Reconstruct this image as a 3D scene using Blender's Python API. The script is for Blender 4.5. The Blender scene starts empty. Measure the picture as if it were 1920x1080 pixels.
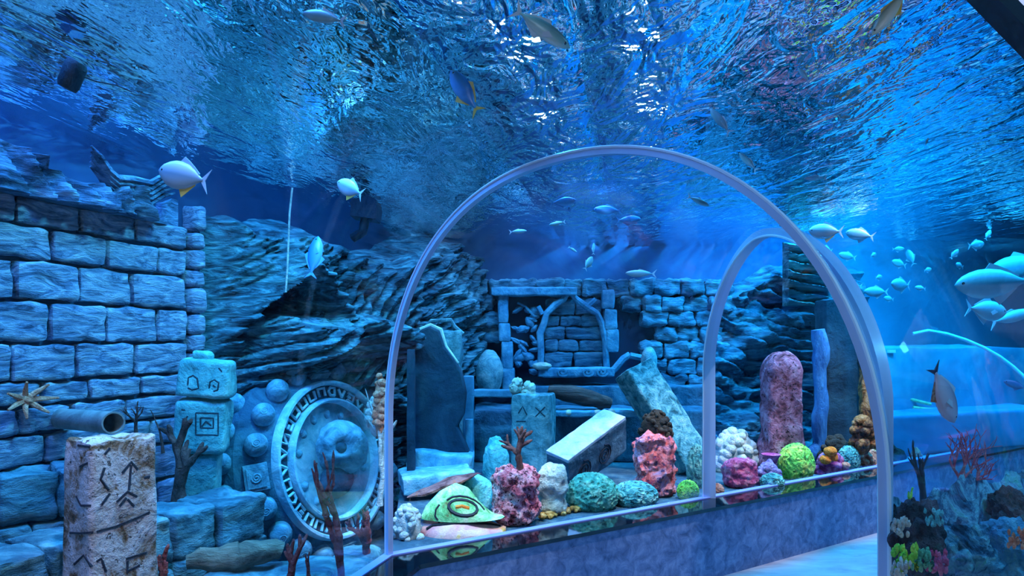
import bpy, bmesh, math, random
import numpy as np
from mathutils import Vector, Matrix, noise, Euler
PI = math.pi
S = bpy.context.scene
COL = S.collection
rnd = random.Random(7)
F = 1250.0          # focal length in pixels of the 1920 wide frame
EYE = 1.5           # camera height above the tunnel floor
BED = 0.42          # sand bed of the tank
WATER = 2.49        # water level

def P(u, v, Y):
    return Vector(((u - 960) / F * Y, Y, EYE - (v - 640) / F * Y))
def bedY(v):        # depth at which the sand bed shows at picture row v
    return (EYE - BED) * F / (v - 640)

# ------------------------------------------------------------------ mesh helpers
class MB:
    def __init__(s): s.v = []; s.f = []
    def add(s, vs, fs, M=None):
        b = len(s.v)
        s.v.extend([(M @ Vector(p)) if M is not None else Vector(p) for p in vs])
        s.f.extend([tuple(i + b for i in f) for f in fs]); return s
    def box(s, c, d, M=None, taper=1.0):
        x, y, z = d[0] / 2, d[1] / 2, d[2] / 2
        vs = [(-x, -y, -z), (x, -y, -z), (x, y, -z), (-x, y, -z), (-x * taper, -y * taper, z), (x * taper, -y * taper, z), (x * taper, y * taper, z), (-x * taper, y * taper, z)]
        T = Matrix.Translation(c)
        return s.add(vs, [(0, 3, 2, 1), (4, 5, 6, 7), (0, 1, 5, 4), (1, 2, 6, 5), (2, 3, 7, 6), (3, 0, 4, 7)], (M @ T) if M is not None else T)
    def tube(s, pts, r, seg=8, M=None, cap=True, squash=1.0):
        pts = [Vector(p) for p in pts]; n = len(pts)
        rs = r if isinstance(r, (list, tuple)) else [r] * n
        vs, fs = [], []; ref = None
        for i, p in enumerate(pts):
            t = (pts[min(i + 1, n - 1)] - pts[max(i - 1, 0)])
            t = t.normalized() if t.length > 1e-9 else Vector((0, 0, 1))
            if ref is None:
                ref = Vector((0, 0, 1)) if abs(t.z) < .9 else Vector((0, 1, 0))
            a = (ref - t * ref.dot(t)); a = a.normalized() if a.length > 1e-6 else t.orthogonal().normalized()
            ref = a; b = t.cross(a)
            for k in range(seg):
                q = 2 * PI * k / seg
                vs.append(p + (a * math.cos(q) + b * math.sin(q) * squash) * rs[i])
        for i in range(n - 1):
            for k in range(seg):
                k2 = (k + 1) % seg
                fs.append((i * seg + k, i * seg + k2, (i + 1) * seg + k2, (i + 1) * seg + k))
        if cap:
            fs.append(tuple(range(seg))[::-1]); fs.append(tuple((n - 1) * seg + k for k in range(seg)))
        return s.add(vs, fs, M)
    def lathe(s, prof, seg=24, M=None):
        vs = []; fs = []; n = len(prof)
        for (r, z) in prof:
            for k in range(seg):
                a = 2 * PI * k / seg; vs.append((r * math.cos(a), r * math.sin(a), z))
        for i in range(n - 1):
            for k in range(seg):
                k2 = (k + 1) % seg
                fs.append((i * seg + k, i * seg + k2, (i + 1) * seg + k2, (i + 1) * seg + k))
        fs.append(tuple(range(seg))[::-1]); fs.append(tuple((n - 1) * seg + k for k in range(seg)))
        return s.add(vs, fs, M)
    def prism(s, outline, y0, y1, M=None):      # outline in local x, z ; extruded along y
        n = len(outline)
        vs = [(x, y0, z) for x, z in outline] + [(x, y1, z) for x, z in outline]
        fs = [tuple(range(n)), tuple(range(2 * n - 1, n - 1, -1))]
        fs += [(i, i + n, (i + 1) % n + n, (i + 1) % n) for i in range(n)]
        return s.add(vs, fs, M)
    def grid(s, fn, nu, nv, M=None, flip=False):
        vs = [fn(i / (nu - 1), j / (nv - 1)) for j in range(nv) for i in range(nu)]
        fs = []
        for j in range(nv - 1):
            for i in range(nu - 1):
                q = (j * nu + i, j * nu + i + 1, (j + 1) * nu + i + 1, (j + 1) * nu + i)
                fs.append(q[::-1] if flip else q)
        return s.add(vs, fs, M)
    def blob(s, r, sub=4, amp=.15, freq=2.0, seed=0, M=None, ridge=False, fn=None):
        bm = bmesh.new(); bmesh.ops.create_icosphere(bm, subdivisions=sub, radius=1.0)
        off = Vector((seed * 7.13, seed * 3.7, seed * 1.9)); vs = []
        for v in bm.verts:
            d = v.co.normalized(); q = d * freq + off
            k = noise.fractal(q, 1.0, 2.0, 5) if not ridge else (noise.ridged_multi_fractal(q, 1.0, 2.0, 5, .9, 2.0) - 1.0)
            m = 1 + amp * k
            if fn: m *= fn(d)
            vs.append((d.x * r[0] * m, d.y * r[1] * m, d.z * r[2] * m))
        fs = [tuple(x.index for x in f.verts) for f in bm.faces]; bm.free()
        return s.add(vs, fs, M)
    def stone(s, d, seed=0, amp=.02, freq=3.0, rnd_=.15, seg=10, M=None, fn=None):
        """a rough hewn block of size d standing on z = 0"""
        bm = bmesh.new(); bmesh.ops.create_cube(bm, size=1.0)
        bmesh.ops.subdivide_edges(bm, edges=bm.edges[:], cuts=seg, use_grid_fill=True)
        off = Vector((seed * 5.31, seed * 2.17, seed * 8.9)); vs = []; md = min(d)
        for v in bm.verts:
            c = v.co * 2
            p = Vector((c.x * d[0] / 2, c.y * d[1] / 2, c.z * d[2] / 2))
            core = Vector((max(-1, min(1, c.x)) * (d[0] / 2 - rnd_ * md), max(-1, min(1, c.y)) * (d[1] / 2 - rnd_ * md), max(-1, min(1, c.z)) * (d[2] / 2 - rnd_ * md)))
            core = Vector([max(-(d[i] / 2 - rnd_ * md), min(d[i] / 2 - rnd_ * md, p[i])) for i in range(3)])
            e = p - core
            if e.length > 1e-6: p = core + e.normalized() * min(e.length, rnd_ * md)
            nrm = e.normalized() if e.length > 1e-6 else p.normalized()
            p = p + nrm * amp * noise.fractal(p * freq + off, 1.0, 2.0, 5)
            if fn: p = fn(p)
            vs.append((p.x, p.y, p.z + d[2] / 2))
        fs = [tuple(x.index for x in f.verts) for f in bm.faces]; bm.free()
        return s.add(vs, fs, M)

def T(*a): return Matrix.Translation(a[0] if len(a) == 1 else a)
def R(deg, ax): return Matrix.Rotation(math.radians(deg), 4, ax)
def SC(x, y, z): return Matrix.Diagonal((x, y, z, 1))
def frame(x, y, z, o):   # matrix from axes
    M = Matrix.Identity(4)
    for i, a in enumerate((x, y, z)):
        for k in range(3): M[k][i] = a[k]
    for k in range(3): M[k][3] = o[k]
    return M

def mesh(name, mb, mat, smooth=True, angle=40):
    me = bpy.data.meshes.new(name); me.from_pydata([tuple(p) for p in mb.v], [], mb.f); me.update()
    bm = bmesh.new(); bm.from_mesh(me); bmesh.ops.recalc_face_normals(bm, faces=bm.faces[:]) if smooth != 'raw' else None
    bm.to_mesh(me); bm.free()
    for m in (mat if isinstance(mat, (list, tuple)) else [mat]): me.materials.append(m)
    if smooth:
        for p in me.polygons: p.use_smooth = True
        try: me.set_sharp_from_angle(angle=math.radians(angle))
        except Exception: pass
    return me
def obj(name, mb, mat, parent=None, M=None, label=None, cat=None, group=None, kind=None, smooth=True, angle=40):
    o = bpy.data.objects.new(name, mesh(name, mb, mat, smooth, angle)); COL.objects.link(o)
    if M is not None: o.matrix_world = M
    if parent is not None: o.parent = parent
    return tag(o, label, cat, group, kind)
def tag(o, label=None, cat=None, group=None, kind=None):
    for k, v in (('label', label), ('category', cat), ('group', group), ('kind', kind)):
        if v: o[k] = v
    return o
def thing(name, label, cat, M=None, group=None):
    o = bpy.data.objects.new(name, None); COL.objects.link(o); o.empty_display_size = .1
    if M is not None: o.matrix_world = M
    return tag(o, label, cat, group)
def copy_thing(o, M, label=None, group=None):
    c = o.copy(); COL.objects.link(c); c.matrix_world = M
    if label: c['label'] = label
    if group: c['group'] = group
    for ch in list(o.children):
        d = ch.copy(); COL.objects.link(d); d.parent = c
        for g in list(ch.children):
            e = g.copy(); COL.objects.link(e); e.parent = d
    return c

from mathutils.bvhtree import BVHTree
def draper(*objs):
    vs = []; fs = []
    bpy.context.view_layer.update()
    for o in objs:
        b = len(vs); vs += [o.matrix_world @ v.co for v in o.data.vertices]; fs += [tuple(b + i for i in p.vertices) for p in o.data.polygons]
    t = BVHTree.FromPolygons(vs, fs); eye = Vector((0, 0, EYE))
    def f(u, v, sink=0.0):
        d = Vector(((u - 960) / F, 1, -(v - 640) / F)).normalized(); h, n, i, q = t.ray_cast(eye, d)
        if h is None: return None
        if n.dot(d) > 0: n = -n
        return h - n * sink
    return f
def drape_tubes(f, strokes, r, sink, seg=6, step=6.0):
    m = MB()
    for st in strokes:
        pts = []
        for (a, b) in zip(st[:-1], st[1:]):
            k = max(1, int(math.hypot(b[0] - a[0], b[1] - a[1]) / step))
            for i in range(k): pts.append((a[0] + (b[0] - a[0]) * i / k, a[1] + (b[1] - a[1]) * i / k))
        pts.append(st[-1]); q = [p for p in (f(u, v, sink) for u, v in pts) if p is not None]
        if len(q) > 1: m.tube(q, r, seg)
    return m

# ------------------------------------------------------------------ materials
MATS = {}
def nt(name):
    m = bpy.data.materials.new(name); m.use_nodes = True; n = m.node_tree
    for x in list(n.nodes): n.nodes.remove(x)
    out = n.nodes.new('ShaderNodeOutputMaterial'); return m, n, out
def node(n, typ, **kw):
    x = n.nodes.new(typ)
    for k, v in kw.items():
        if k in x.inputs: x.inputs[k].default_value = v
        else: setattr(x, k, v)
    return x
def ramp(n, fac, stops, interp='LINEAR'):
    r = n.nodes.new('ShaderNodeValToRGB'); r.color_ramp.interpolation = interp
    e = r.color_ramp.elements
    while len(e) < len(stops): e.new(.5)
    for el, (p, c) in zip(e, stops):
        el.position = p; el.color = (*c, 1) if len(c) == 3 else c
    n.links.new(fac, r.inputs[0]); return r.outputs[0]
def rock(name, cols, scale=4.0, bump=.6, rough=.85, stretch=(1, 1, 1), rot=(0, 0, 0), detail=8, spots=None, spot_scale=20, spot_size=.35, spec=.25, distort=.6, pos=None):
    """stone / coral / bark: mottled colours from stretched noise, fine bump, optional pits of another colour"""
    if name in MATS: return MATS[name]
    m, n, out = nt(name); L = n.links.new
    tc = n.nodes.new('ShaderNodeTexCoord'); mp = n.nodes.new('ShaderNodeMapping')
    mp.inputs['Scale'].default_value = stretch; mp.inputs['Rotation'].default_value = rot
    L(tc.outputs['Object'], mp.inputs[0])
    nz = node(n, 'ShaderNodeTexNoise', Scale=scale, Detail=detail, Roughness=.65, Distortion=distort); L(mp.outputs[0], nz.inputs['Vector'])
    k = len(cols); ps = pos or [.33 + .34 * i / max(1, k - 1) for i in range(k)]
    col = ramp(n, nz.outputs['Fac'], list(zip(ps, cols)))
    fine = node(n, 'ShaderNodeTexNoise', Scale=scale * 5, Detail=4, Roughness=.7); L(mp.outputs[0], fine.inputs['Vector'])
    h = node(n, 'ShaderNodeMath', operation='MULTIPLY_ADD'); h.inputs[1].default_value = .5
    L(fine.outputs['Fac'], h.inputs[0]); L(nz.outputs['Fac'], h.inputs[2])
    hh = h.outputs[0]
    if spots:
        vo = node(n, 'ShaderNodeTexVoronoi', Scale=spot_scale); 
        wv = node(n, 'ShaderNodeMix', data_type='VECTOR'); wv.inputs[0].default_value = .08
        L(mp.outputs[0], wv.inputs[4]); L(fine.outputs['Color'], wv.inputs[5]); L(wv.outputs[1], vo.inputs['Vector'])
        mk = ramp(n, vo.outputs['Distance'], [(spot_size * .6, (1, 1, 1)), (spot_size * 1.15, (0, 0, 0))])
        mx = node(n, 'ShaderNodeMix', data_type='RGBA'); L(mk, mx.inputs[0]); L(col, mx.inputs[6]); mx.inputs[7].default_value = (*spots, 1); col = mx.outputs[2]
        s2 = node(n, 'ShaderNodeMath', operation='MULTIPLY_ADD'); s2.inputs[1].default_value = -.6; L(mk, s2.inputs[0]); L(hh, s2.inputs[2]); hh = s2.outputs[0]
    bp = node(n, 'ShaderNodeBump', Strength=bump, Distance=.03); L(hh, bp.inputs['Height'])
    b = node(n, 'ShaderNodeBsdfPrincipled', Roughness=rough); b.inputs['Specular IOR Level'].default_value = spec
    L(col, b.inputs['Base Color']); L(bp.outputs[0], b.inputs['Normal']); L(b.outputs[0], out.inputs[0])
    MATS[name] = m; return m
def plain(name, col, rough=.5, metal=0, spec=.5, emit=None, es=0):
    if name in MATS: return MATS[name]
    m, n, out = nt(name); b = node(n, 'ShaderNodeBsdfPrincipled', Roughness=rough, Metallic=metal)
    b.inputs['Base Color'].default_value = (*col, 1); b.inputs['Specular IOR Level'].default_value = spec
    if emit: b.inputs['Emission Color'].default_value = (*emit, 1); b.inputs['Emission Strength'].default_value = es
    n.links.new(b.outputs[0], out.inputs[0]); MATS[name] = m; return m

def acrylic_mat():
    m, n, out = nt('clear_acrylic'); L = n.links.new
    lw = node(n, 'ShaderNodeLayerWeight', Blend=.5)
    pw = node(n, 'ShaderNodeMath', operation='POWER'); pw.inputs[1].default_value = 5; L(lw.outputs['Facing'], pw.inputs[0])
    fr = node(n, 'ShaderNodeMath', operation='MULTIPLY_ADD'); fr.inputs[1].default_value = .15; fr.inputs[2].default_value = .012; L(pw.outputs[0], fr.inputs[0])
    tr = node(n, 'ShaderNodeBsdfTransparent'); tr.inputs[0].default_value = (.97, .985, .99, 1)
    gl = node(n, 'ShaderNodeBsdfGlossy', Roughness=.02)
    mx = n.nodes.new('ShaderNodeMixShader'); L(fr.outputs[0], mx.inputs[0]); L(tr.outputs[0], mx.inputs[1]); L(gl.outputs[0], mx.inputs[2]); L(mx.outputs[0], out.inputs[0])
    return m
def water_mat():
    m, n, out = nt('rippled_water'); L = n.links.new
    tc = n.nodes.new('ShaderNodeTexCoord')
    def rip(scale, stretch, rot, det):
        mp = n.nodes.new('ShaderNodeMapping'); mp.inputs['Scale'].default_value = stretch; mp.inputs['Rotation'].default_value = (0, 0, rot)
        L(tc.outputs['Object'], mp.inputs[0])
        z = node(n, 'ShaderNodeTexNoise', Scale=scale, Detail=det, Roughness=.55, Distortion=.8); L(mp.outputs[0], z.inputs['Vector']); return z.outputs['Fac']
    a = rip(5.5, (1.0, .40, 1), math.radians(12), 3); b = rip(19.0, (1.0, .45, 1), math.radians(-10), 2)
    ad = node(n, 'ShaderNodeMath', operation='MULTIPLY_ADD'); ad.inputs[1].default_value = .20; L(b, ad.inputs[0]); L(a, ad.inputs[2])
    bp = node(n, 'ShaderNodeBump', Strength=1.0, Distance=WAVE); 
    # choppier water along the middle, calmer towards the brick wall
    sx = n.nodes.new('ShaderNodeSeparateXYZ'); L(tc.outputs['Object'], sx.inputs[0])
    q = node(n, 'ShaderNodeMath', operation='MULTIPLY_ADD'); q.inputs[1].default_value = -.18; L(sx.outputs[1], q.inputs[0]); L(sx.outputs[0], q.inputs[2])
    mr = node(n, 'ShaderNodeMapRange'); mr.inputs['From Min'].default_value = -2.0; mr.inputs['From Max'].default_value = 3.0; L(q.outputs[0], mr.inputs[0])
    am = ramp(n, mr.outputs[0], [(.05, (.28,) * 3), (.26, (.40,) * 3), (.312, (2.8,) * 3), (.345, (2.8,) * 3), (.365, (.8,) * 3), (.395, (2.8,) * 3), (.43, (2.8,) * 3), (.47, (.5,) * 3), (1, (.45,) * 3)])
    hm = node(n, 'ShaderNodeMath', operation='MULTIPLY'); L(ad.outputs[0], hm.inputs[0]); L(am, hm.inputs[1]); L(hm.outputs[0], bp.inputs['Height'])
    fr = node(n, 'ShaderNodeFresnel', IOR=1.33); L(bp.outputs[0], fr.inputs['Normal'])
    tr = node(n, 'ShaderNodeBsdfTransparent'); tr.inputs[0].default_value = (.92, .97, 1, 1)
    gl = node(n, 'ShaderNodeBsdfGlossy', Roughness=.03); gl.inputs[0].default_value = (.95, .98, 1, 1); L(bp.outputs[0], gl.inputs['Normal'])
    mx = n.nodes.new('ShaderNodeMixShader'); L(fr.outputs[0], mx.inputs[0]); L(tr.outputs[0], mx.inputs[1]); L(gl.outputs[0], mx.inputs[2]); L(mx.outputs[0], out.inputs[0])
    return m
WAVE = .06
HAZE = .2; ABSORB = .05; EXPO = -0.15
# ------------------------------------------------------------------ tunnel layout
def V2(x, y): return Vector((x, y))
D1 = V2(.276, .961); D2 = V2(.845, .535)
L1 = V2(-.6, 3.26); R1 = V2(.92, 1.64)
L2 = V2(1.32, 4.47); R2 = V2(.985, 1.755)
L0 = L1 - D1 * 6.0; R0 = R1 - D1 * 5.2
L3 = L2 + D2 * 2.6; R3 = R2 + D2 * 2.6
L4 = L2 + D2 * 7.0; R4 = R2 + D2 * 7.0
ZF = .452
def arch(L, R_, zs=1.1, h=1.066, n=2.19, N=56, leg=6):
    out = []
    for i in range(leg): out.append((L.x, L.y, ZF + (zs - ZF) * i / leg))
    mid = (L + R_) / 2; half = (R_ - L) / 2
    for i in range(N + 1):
        t = PI * i / N; c = math.cos(t); s = math.sin(t)
        e = -math.copysign(abs(c) ** (2 / n), c); z = zs + h * abs(s) ** (2 / n)
        out.append((mid.x + half.x * e, mid.y + half.y * e, z))
    for i in range(leg - 1, -1, -1): out.append((R_.x, R_.y, ZF + (zs - ZF) * i / leg))
    return [Vector(p) for p in out]
A0 = arch(L0, R0); A1 = arch(L1, R1); A2 = arch(L2, R2, 1.33, .66, 1.75); A3 = arch(L3, R3, 1.15, 1.0, 2.1); A4 = arch(L4, R4, 1.15, 1.0, 2.1)
ACR = acrylic_mat()
for i, (a, b) in enumerate(((A0, A1), (A1, A2), (A2, A3), (A3, A4))):
    m = MB(); n = len(a); K = 7
    vs = [a[k].lerp(b[k], j / (K - 1)) for j in range(K) for k in range(n)]
    fs = [(j * n + k, j * n + k + 1, (j + 1) * n + k + 1, (j + 1) * n + k) for j in range(K - 1) for k in range(n - 1)]
    m.add(vs, fs)
    o = obj('window_%d' % (i + 1), m, ACR, kind='structure', angle=80)
    s = o.modifiers.new('thickness', 'SOLIDIFY'); s.thickness = .03; s.offset = 0

# bonded seams between the acrylic sections
SEAM = plain('bond_seam', (.42, .58, .82), .25); SEAM_HL = plain('seam_highlight', (.75, .85, .95), .15)
def seam(A, ax, rad, label, axial, hl_side, axial1=None):
    t = thing('acrylic_arch', label, 'arch', T(A[0]))
    n = len(A); vs = []; fs = []
    c = sum((p for p in A), Vector()) / n
    for i, p in enumerate(A):
        tg = (A[min(i + 1, n - 1)] - A[max(i - 1, 0)]).normalized()
        nr = ax.cross(tg).normalized()
        for (a, b) in ((-1, -1), (1, -1), (1, 1), (-1, 1)): vs.append(p + nr * rad * a + ax * (axial + ((axial1 or axial) - axial) * i / n) * b)
    for i in range(n - 1):
        for k in range(4): fs.append((i * 4 + k, i * 4 + (k + 1) % 4, (i + 1) * 4 + (k + 1) % 4, (i + 1) * 4 + k))
    fs += [(0, 1, 2, 3), (4 * n - 1, 4 * n - 2, 4 * n - 3, 4 * n - 4)]
    inv = T(-A[0])
    obj('bond_strip', MB().add(vs, fs, inv), SEAM, t)
    m = MB()
    inner = []
    for i, p in enumerate(A):
        tg = (A[min(i + 1, n - 1)] - A[max(i - 1, 0)]).normalized(); nr = ax.cross(tg).normalized()
        inner.append(p - ax * (axial + ((axial1 or axial) - axial) * i / n) + nr * rad * hl_side)
    m.tube(inner, .0055, 6, inv)  # thin pale tube paints the highlight along the seam edge
    obj('edge_highlight', m, SEAM_HL, t)
    return t
ax1 = Vector(((R1 - L1).y, -(R1 - L1).x, 0)).normalized() * -1
ax2 = Vector(((R2 - L2).y, -(R2 - L2).x, 0)).normalized() * -1
seam(A1, ax1, .012, 'large pale acrylic arch seam framing the ruins in the middle', .014, -1)
seam(A2, ax2, .016, 'second, farther pale blue acrylic arch standing on the black ledge inside the large arch', .042, 1, .008)

# plinths with black glossy ledges, tunnel floor
PL = rock('plinth_render', [(.07, .11, .22), (.14, .20, .36), (.24, .31, .50)], 14, .15, .6, detail=10)
LEDGE = plain('black_ledge', (.004, .005, .008), .05, 0, .8)
EDGE = plain('ledge_edge', (.25, .34, .85), .3)
def offset_line(pts, w, side):
    out = []
    for i, p in enumerate(pts):
        ds = []
        if i > 0: ds.append((pts[i] - pts[i - 1]).normalized())
        if i < len(pts) - 1: ds.append((pts[i + 1] - pts[i]).normalized())
        ns = [V2(d.y, -d.x) * side for d in ds]
        nn = sum(ns, V2(0, 0)).normalized(); k = nn.dot(ns[0])
        out.append(p + nn * (w / max(.5, k)))
    return out
def strip(mb, a, b, z0, z1):
    n = len(a)
    vs = [(p.x, p.y, z) for z in (z0, z1) for p in a] + [(p.x, p.y, z) for z in (z0, z1) for p in b]
    fs = []
    A_, AT, B_, BT = 0, n, 2 * n, 3 * n
    for i in range(n - 1):
        fs += [(AT + i, AT + i + 1, BT + i + 1, BT + i), (A_ + i, B_ + i, B_ + i + 1, A_ + i + 1), (B_ + i, BT + i, BT + i + 1, B_ + i + 1), (A_ + i, A_ + i + 1, AT + i + 1, AT + i)]
    fs += [(0, AT, BT, B_), (n - 1, B_ + n - 1, BT + n - 1, AT + n - 1)]
    return mb.add(vs, fs)
LL = [L0, L1, L2, L3, L4]; RR = [R0, R1, R2, R3, R4]
for nm, pts, side in (('left', LL, 1), ('right', RR, -1)):
    inn = offset_line(pts, .20, side); inn2 = offset_line(pts, .19, side); out = offset_line(pts, -.03, side); eo = offset_line(pts, .018, side)
    obj('wall_plinth_' + nm, strip(MB(), pts, inn2, 0, .43), PL, kind='structure', smooth=False)
    obj('trim_1' if nm == 'left' else 'trim_2', strip(MB(), out, inn, .43, ZF), LEDGE, kind='structure', smooth=False)
    obj('trim_3' if nm == 'left' else 'trim_4', strip(MB(), out, eo, ZF, ZF + .007), EDGE, kind='structure', smooth=False)
FLM = rock('tunnel_floor', [(.34, .24, .26), (.46, .33, .34), (.56, .42, .42)], 3, .1, .45, stretch=(1, 3, 1))
fl = MB(); pts = [(p.x, p.y, 0) for p in LL] + [(p.x, p.y, 0) for p in RR[::-1]]
fl.add(pts, [(0, 1, 8, 9), (1, 2, 7, 8), (2, 3, 6, 7), (3, 4, 5, 6)])
obj('floor', fl, FLM, kind='structure', smooth=False)

# ------------------------------------------------------------------ tank shell
BW = [V2(-.93, 6.8), V2(2.6, 6.9), V2(3.2, 7.15), V2(9.5, 9.4)]     # back wall line
W0 = V2(-2.304, 3.0); WD = V2(.339, .941)
LW0 = W0 - WD * 7.5
TOPZ = 3.3
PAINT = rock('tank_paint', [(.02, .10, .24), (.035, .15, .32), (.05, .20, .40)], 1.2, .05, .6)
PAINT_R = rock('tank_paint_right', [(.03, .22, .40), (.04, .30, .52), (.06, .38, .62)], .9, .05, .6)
BEDM = rock('sand_bed', [(.015, .05, .08), (.04, .10, .14), (.10, .18, .20)], 7, .8, .9)
def wallsheet(name, line, z0, z1, mat, thick=.12, side=1):
    back = offset_line(line, thick, side)
    return obj(name, strip(MB(), line, back, z0, z1), mat, kind='structure', smooth=False)
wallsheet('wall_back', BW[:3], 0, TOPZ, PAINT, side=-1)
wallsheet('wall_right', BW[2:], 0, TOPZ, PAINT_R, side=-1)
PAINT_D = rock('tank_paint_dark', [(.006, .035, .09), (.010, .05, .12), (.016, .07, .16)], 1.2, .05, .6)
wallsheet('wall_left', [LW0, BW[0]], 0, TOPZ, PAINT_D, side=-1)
# bed left and right of the tunnel
LOWBED = .05      # the bed lies deeper along the brick wall
BX = V2(-1.05, 6.6)
m = MB(); poly = [(q.x, q.y, BED) for q in LL[1:]] + [(9.5, 9.4, BED), (3.2, 7.15, BED), (2.6, 6.9, BED), (BW[0].x, BW[0].y, BED), (BX.x, BX.y, BED)]
m.add(poly, [tuple(range(len(poly)))[::-1]])
m.add([(L1.x, L1.y, BED), (BX.x, BX.y, BED), (BX.x, BX.y, LOWBED), (L1.x, L1.y, LOWBED)], [(0, 1, 2, 3)])
m.add([(L0.x, L0.y, LOWBED), (L1.x, L1.y, LOWBED), (BX.x, BX.y, LOWBED), (BW[0].x, BW[0].y, LOWBED), (LW0.x, LW0.y, LOWBED)], [(0, 1, 2, 3, 4)])
poly2 = [(q.x, q.y, BED) for q in RR] + [(9.5, 4.0, BED), (9.5, -3.2, BED), (R0.x, -3.2, BED)]
m.add(poly2, [tuple(range(len(poly2)))])
obj('floor_tank', m, BEDM, kind='structure', smooth=False)
BOUNCEM = rock('pale_bounce', [(.05, .22, .30), (.10, .34, .44), (.18, .46, .55)], 6, .6, .9)  # pale sheets added over the bed to brighten its mirror image in the water
m = MB().add([(2.7, 5.52, BED + .006), (L4.x, L4.y + .08, BED + .006), (9.4, 9.3, BED + .006), (3.2, 7.1, BED + .006)], [(0, 1, 2, 3)]); m.add([(x, y, BED + .006) for x, y in ((1.4, 1.9), (L4.x + .5, 4.9), (9.4, 4.0), (9.4, -3.1), (1.2, -2.5))], [(0, 1, 2, 3, 4)])
m.v = [Vector(p) for p in m.v]
obj('floor_bounce', m, BOUNCEM, kind='structure', smooth=False)
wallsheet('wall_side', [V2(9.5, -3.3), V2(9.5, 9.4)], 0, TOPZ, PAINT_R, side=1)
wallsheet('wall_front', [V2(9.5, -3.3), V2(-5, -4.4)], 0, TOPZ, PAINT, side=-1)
# water
m = MB().add([(-6, -5, WATER), (10, -5, WATER), (10, 10, WATER), (-6, 10, WATER)], [(0, 1, 2, 3)])
obj('water_surface', m, water_mat(), kind='stuff', smooth=False, label='rippled underside of the water above the tunnel', cat='water')
CEIL = plain('hall_ceiling', (.02, .05, .10), .8)
obj('ceiling', MB().box((2, 2.5, 4.6), (17, 16, .1)), CEIL, kind='structure', smooth=False)
# suspended particles: bluish haze of the water
mv, n, out = nt('water_haze')
vs_ = node(n, 'ShaderNodeVolumeScatter', Density=HAZE, Anisotropy=.2); vs_.inputs['Color'].default_value = (.06, .62, .95, 1)
va = node(n, 'ShaderNodeVolumeAbsorption', Density=ABSORB); va.inputs['Color'].default_value = (.15, .72, .95, 1)
ad = n.nodes.new('ShaderNodeAddShader'); n.links.new(vs_.outputs[0], ad.inputs[0]); n.links.new(va.outputs[0], ad.inputs[1]); n.links.new(ad.outputs[0], out.inputs['Volume'])
if HAZE > 0:
    pw_ = [(2.9, 5.74), (6.6, 8.08), (6.6, 8.26), (3.26, 7.08)]; mw_ = MB().add([(x, y, z) for z in (BED + .01, WATER - .01) for x, y in pw_], [(3, 2, 1, 0), (4, 5, 6, 7)] + [(i, (i + 1) % 4, (i + 1) % 4 + 4, i + 4) for i in range(4)])
    obj('tank_water', mw_, mv, kind='stuff', smooth=False, label='hazy blue water before the far wall of the right tank', cat='water')

# ------------------------------------------------------------------ lights, world, camera
def area(name, loc, tgt, sx, sy, power, col):
    l = bpy.data.lights.new(name, 'AREA'); l.shape = 'RECTANGLE'; l.size = sx; l.size_y = sy; l.energy = power; l.color = col
    o = bpy.data.objects.new(name, l); COL.objects.link(o); o.location = loc
    o.rotation_euler = (Vector(tgt) - Vector(loc)).to_track_quat('-Z', 'Y').to_euler(); return o
BLUE = (.18, .55, 1.0); CYAN = (.02, .55, 1.0); WHITE = (.75, .88, 1.0)
area('flood_light', (-1.7, 2.0, 4.2), (-2.2, 3.9, 1.2), 1.6, 1.0, 290, (.06, .30, 1.0))
area('flood_light', (-.5, 4.2, 4.2), (-.8, 5.2, .8), 1.2, .8, 190, (.03, .38, 1.0))
area('flood_light', (1.3, 5.3, 4.2), (1.2, 6.4, .8), 2.0, .8, 150, (.012, .24, 1.0))
area('flood_light', (3.9, 5.4, 4.3), (4.9, 7.4, 1.2), 3.0, 1.2, 900, (.01, .44, 1.0))
area('flood_light', (4.0, 1.2, 4.2), (3.0, 2.0, .6), 3.0, 2.0, 150, (.26, .48, 1.0))
area('rear_fill', (-1.05, -2.2, 1.9), (.6, 3.2, .6), 1.2, 1.2, 46, (.62, .74, 1.0))  # added soft fill behind the camera for tunnel floor and front corals
area('cyan_fill', (-.75, 2.9, 3.7), (-1.35, 4.0, .9), .35, .35, 110, (.12, .72, 1.0))  # added lamp, brightens the totem and the disc
area('ruin_spot', (.55, 4.6, 3.7), (.3, 5.6, .8), .35, .35, 90, (.03, .46, 1.0))
area('reef_spot', (2.0, .9, 3.4), (1.2, 1.75, 1.0), .3, .3, 40, (.10, .6, 1.0))
area('rock_fill', (2.5, 5.3, 3.7), (2.5, 6.4, 1.4), .35, .35, 110, (.04, .58, 1.0))  # added lamp, brightens the ribbed rock beside the arch
l = bpy.data.lights.new('pillar_fill', 'SPOT'); l.energy = 260; l.color = (.95, .90, 1.0); l.spot_size = math.radians(24); l.spot_blend = .8; l.shadow_soft_size = .1  # added white lamp that lifts the pale rune pillar
o = bpy.data.objects.new('pillar_fill', l); COL.objects.link(o); o.location = (-.75, 1.6, 3.6); o.rotation_euler = (Vector((-1.52, 2.5, .75)) - o.location).to_track_quat('-Z', 'Y').to_euler()
for x, y in ((-.35, 3.9), (.55, 4.5), (1.5, 5.1), (2.5, 5.7)):          # added white lamps that brighten the corals of the ledge row
    l = bpy.data.lights.new('coral_fill', 'SPOT'); l.energy = 680; l.color = (1.0, .88, .90); l.spot_size = math.radians(30); l.spot_blend = .7; l.shadow_soft_size = .08
    o = bpy.data.objects.new('coral_fill', l); COL.objects.link(o); o.location = (x + .7, y - 1.1, 3.8); o.rotation_euler = (Vector((x, y, BED + .1)) - o.location).to_track_quat('-Z', 'Y').to_euler()
w = bpy.data.worlds.new('World'); S.world = w; w.use_nodes = True
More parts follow.
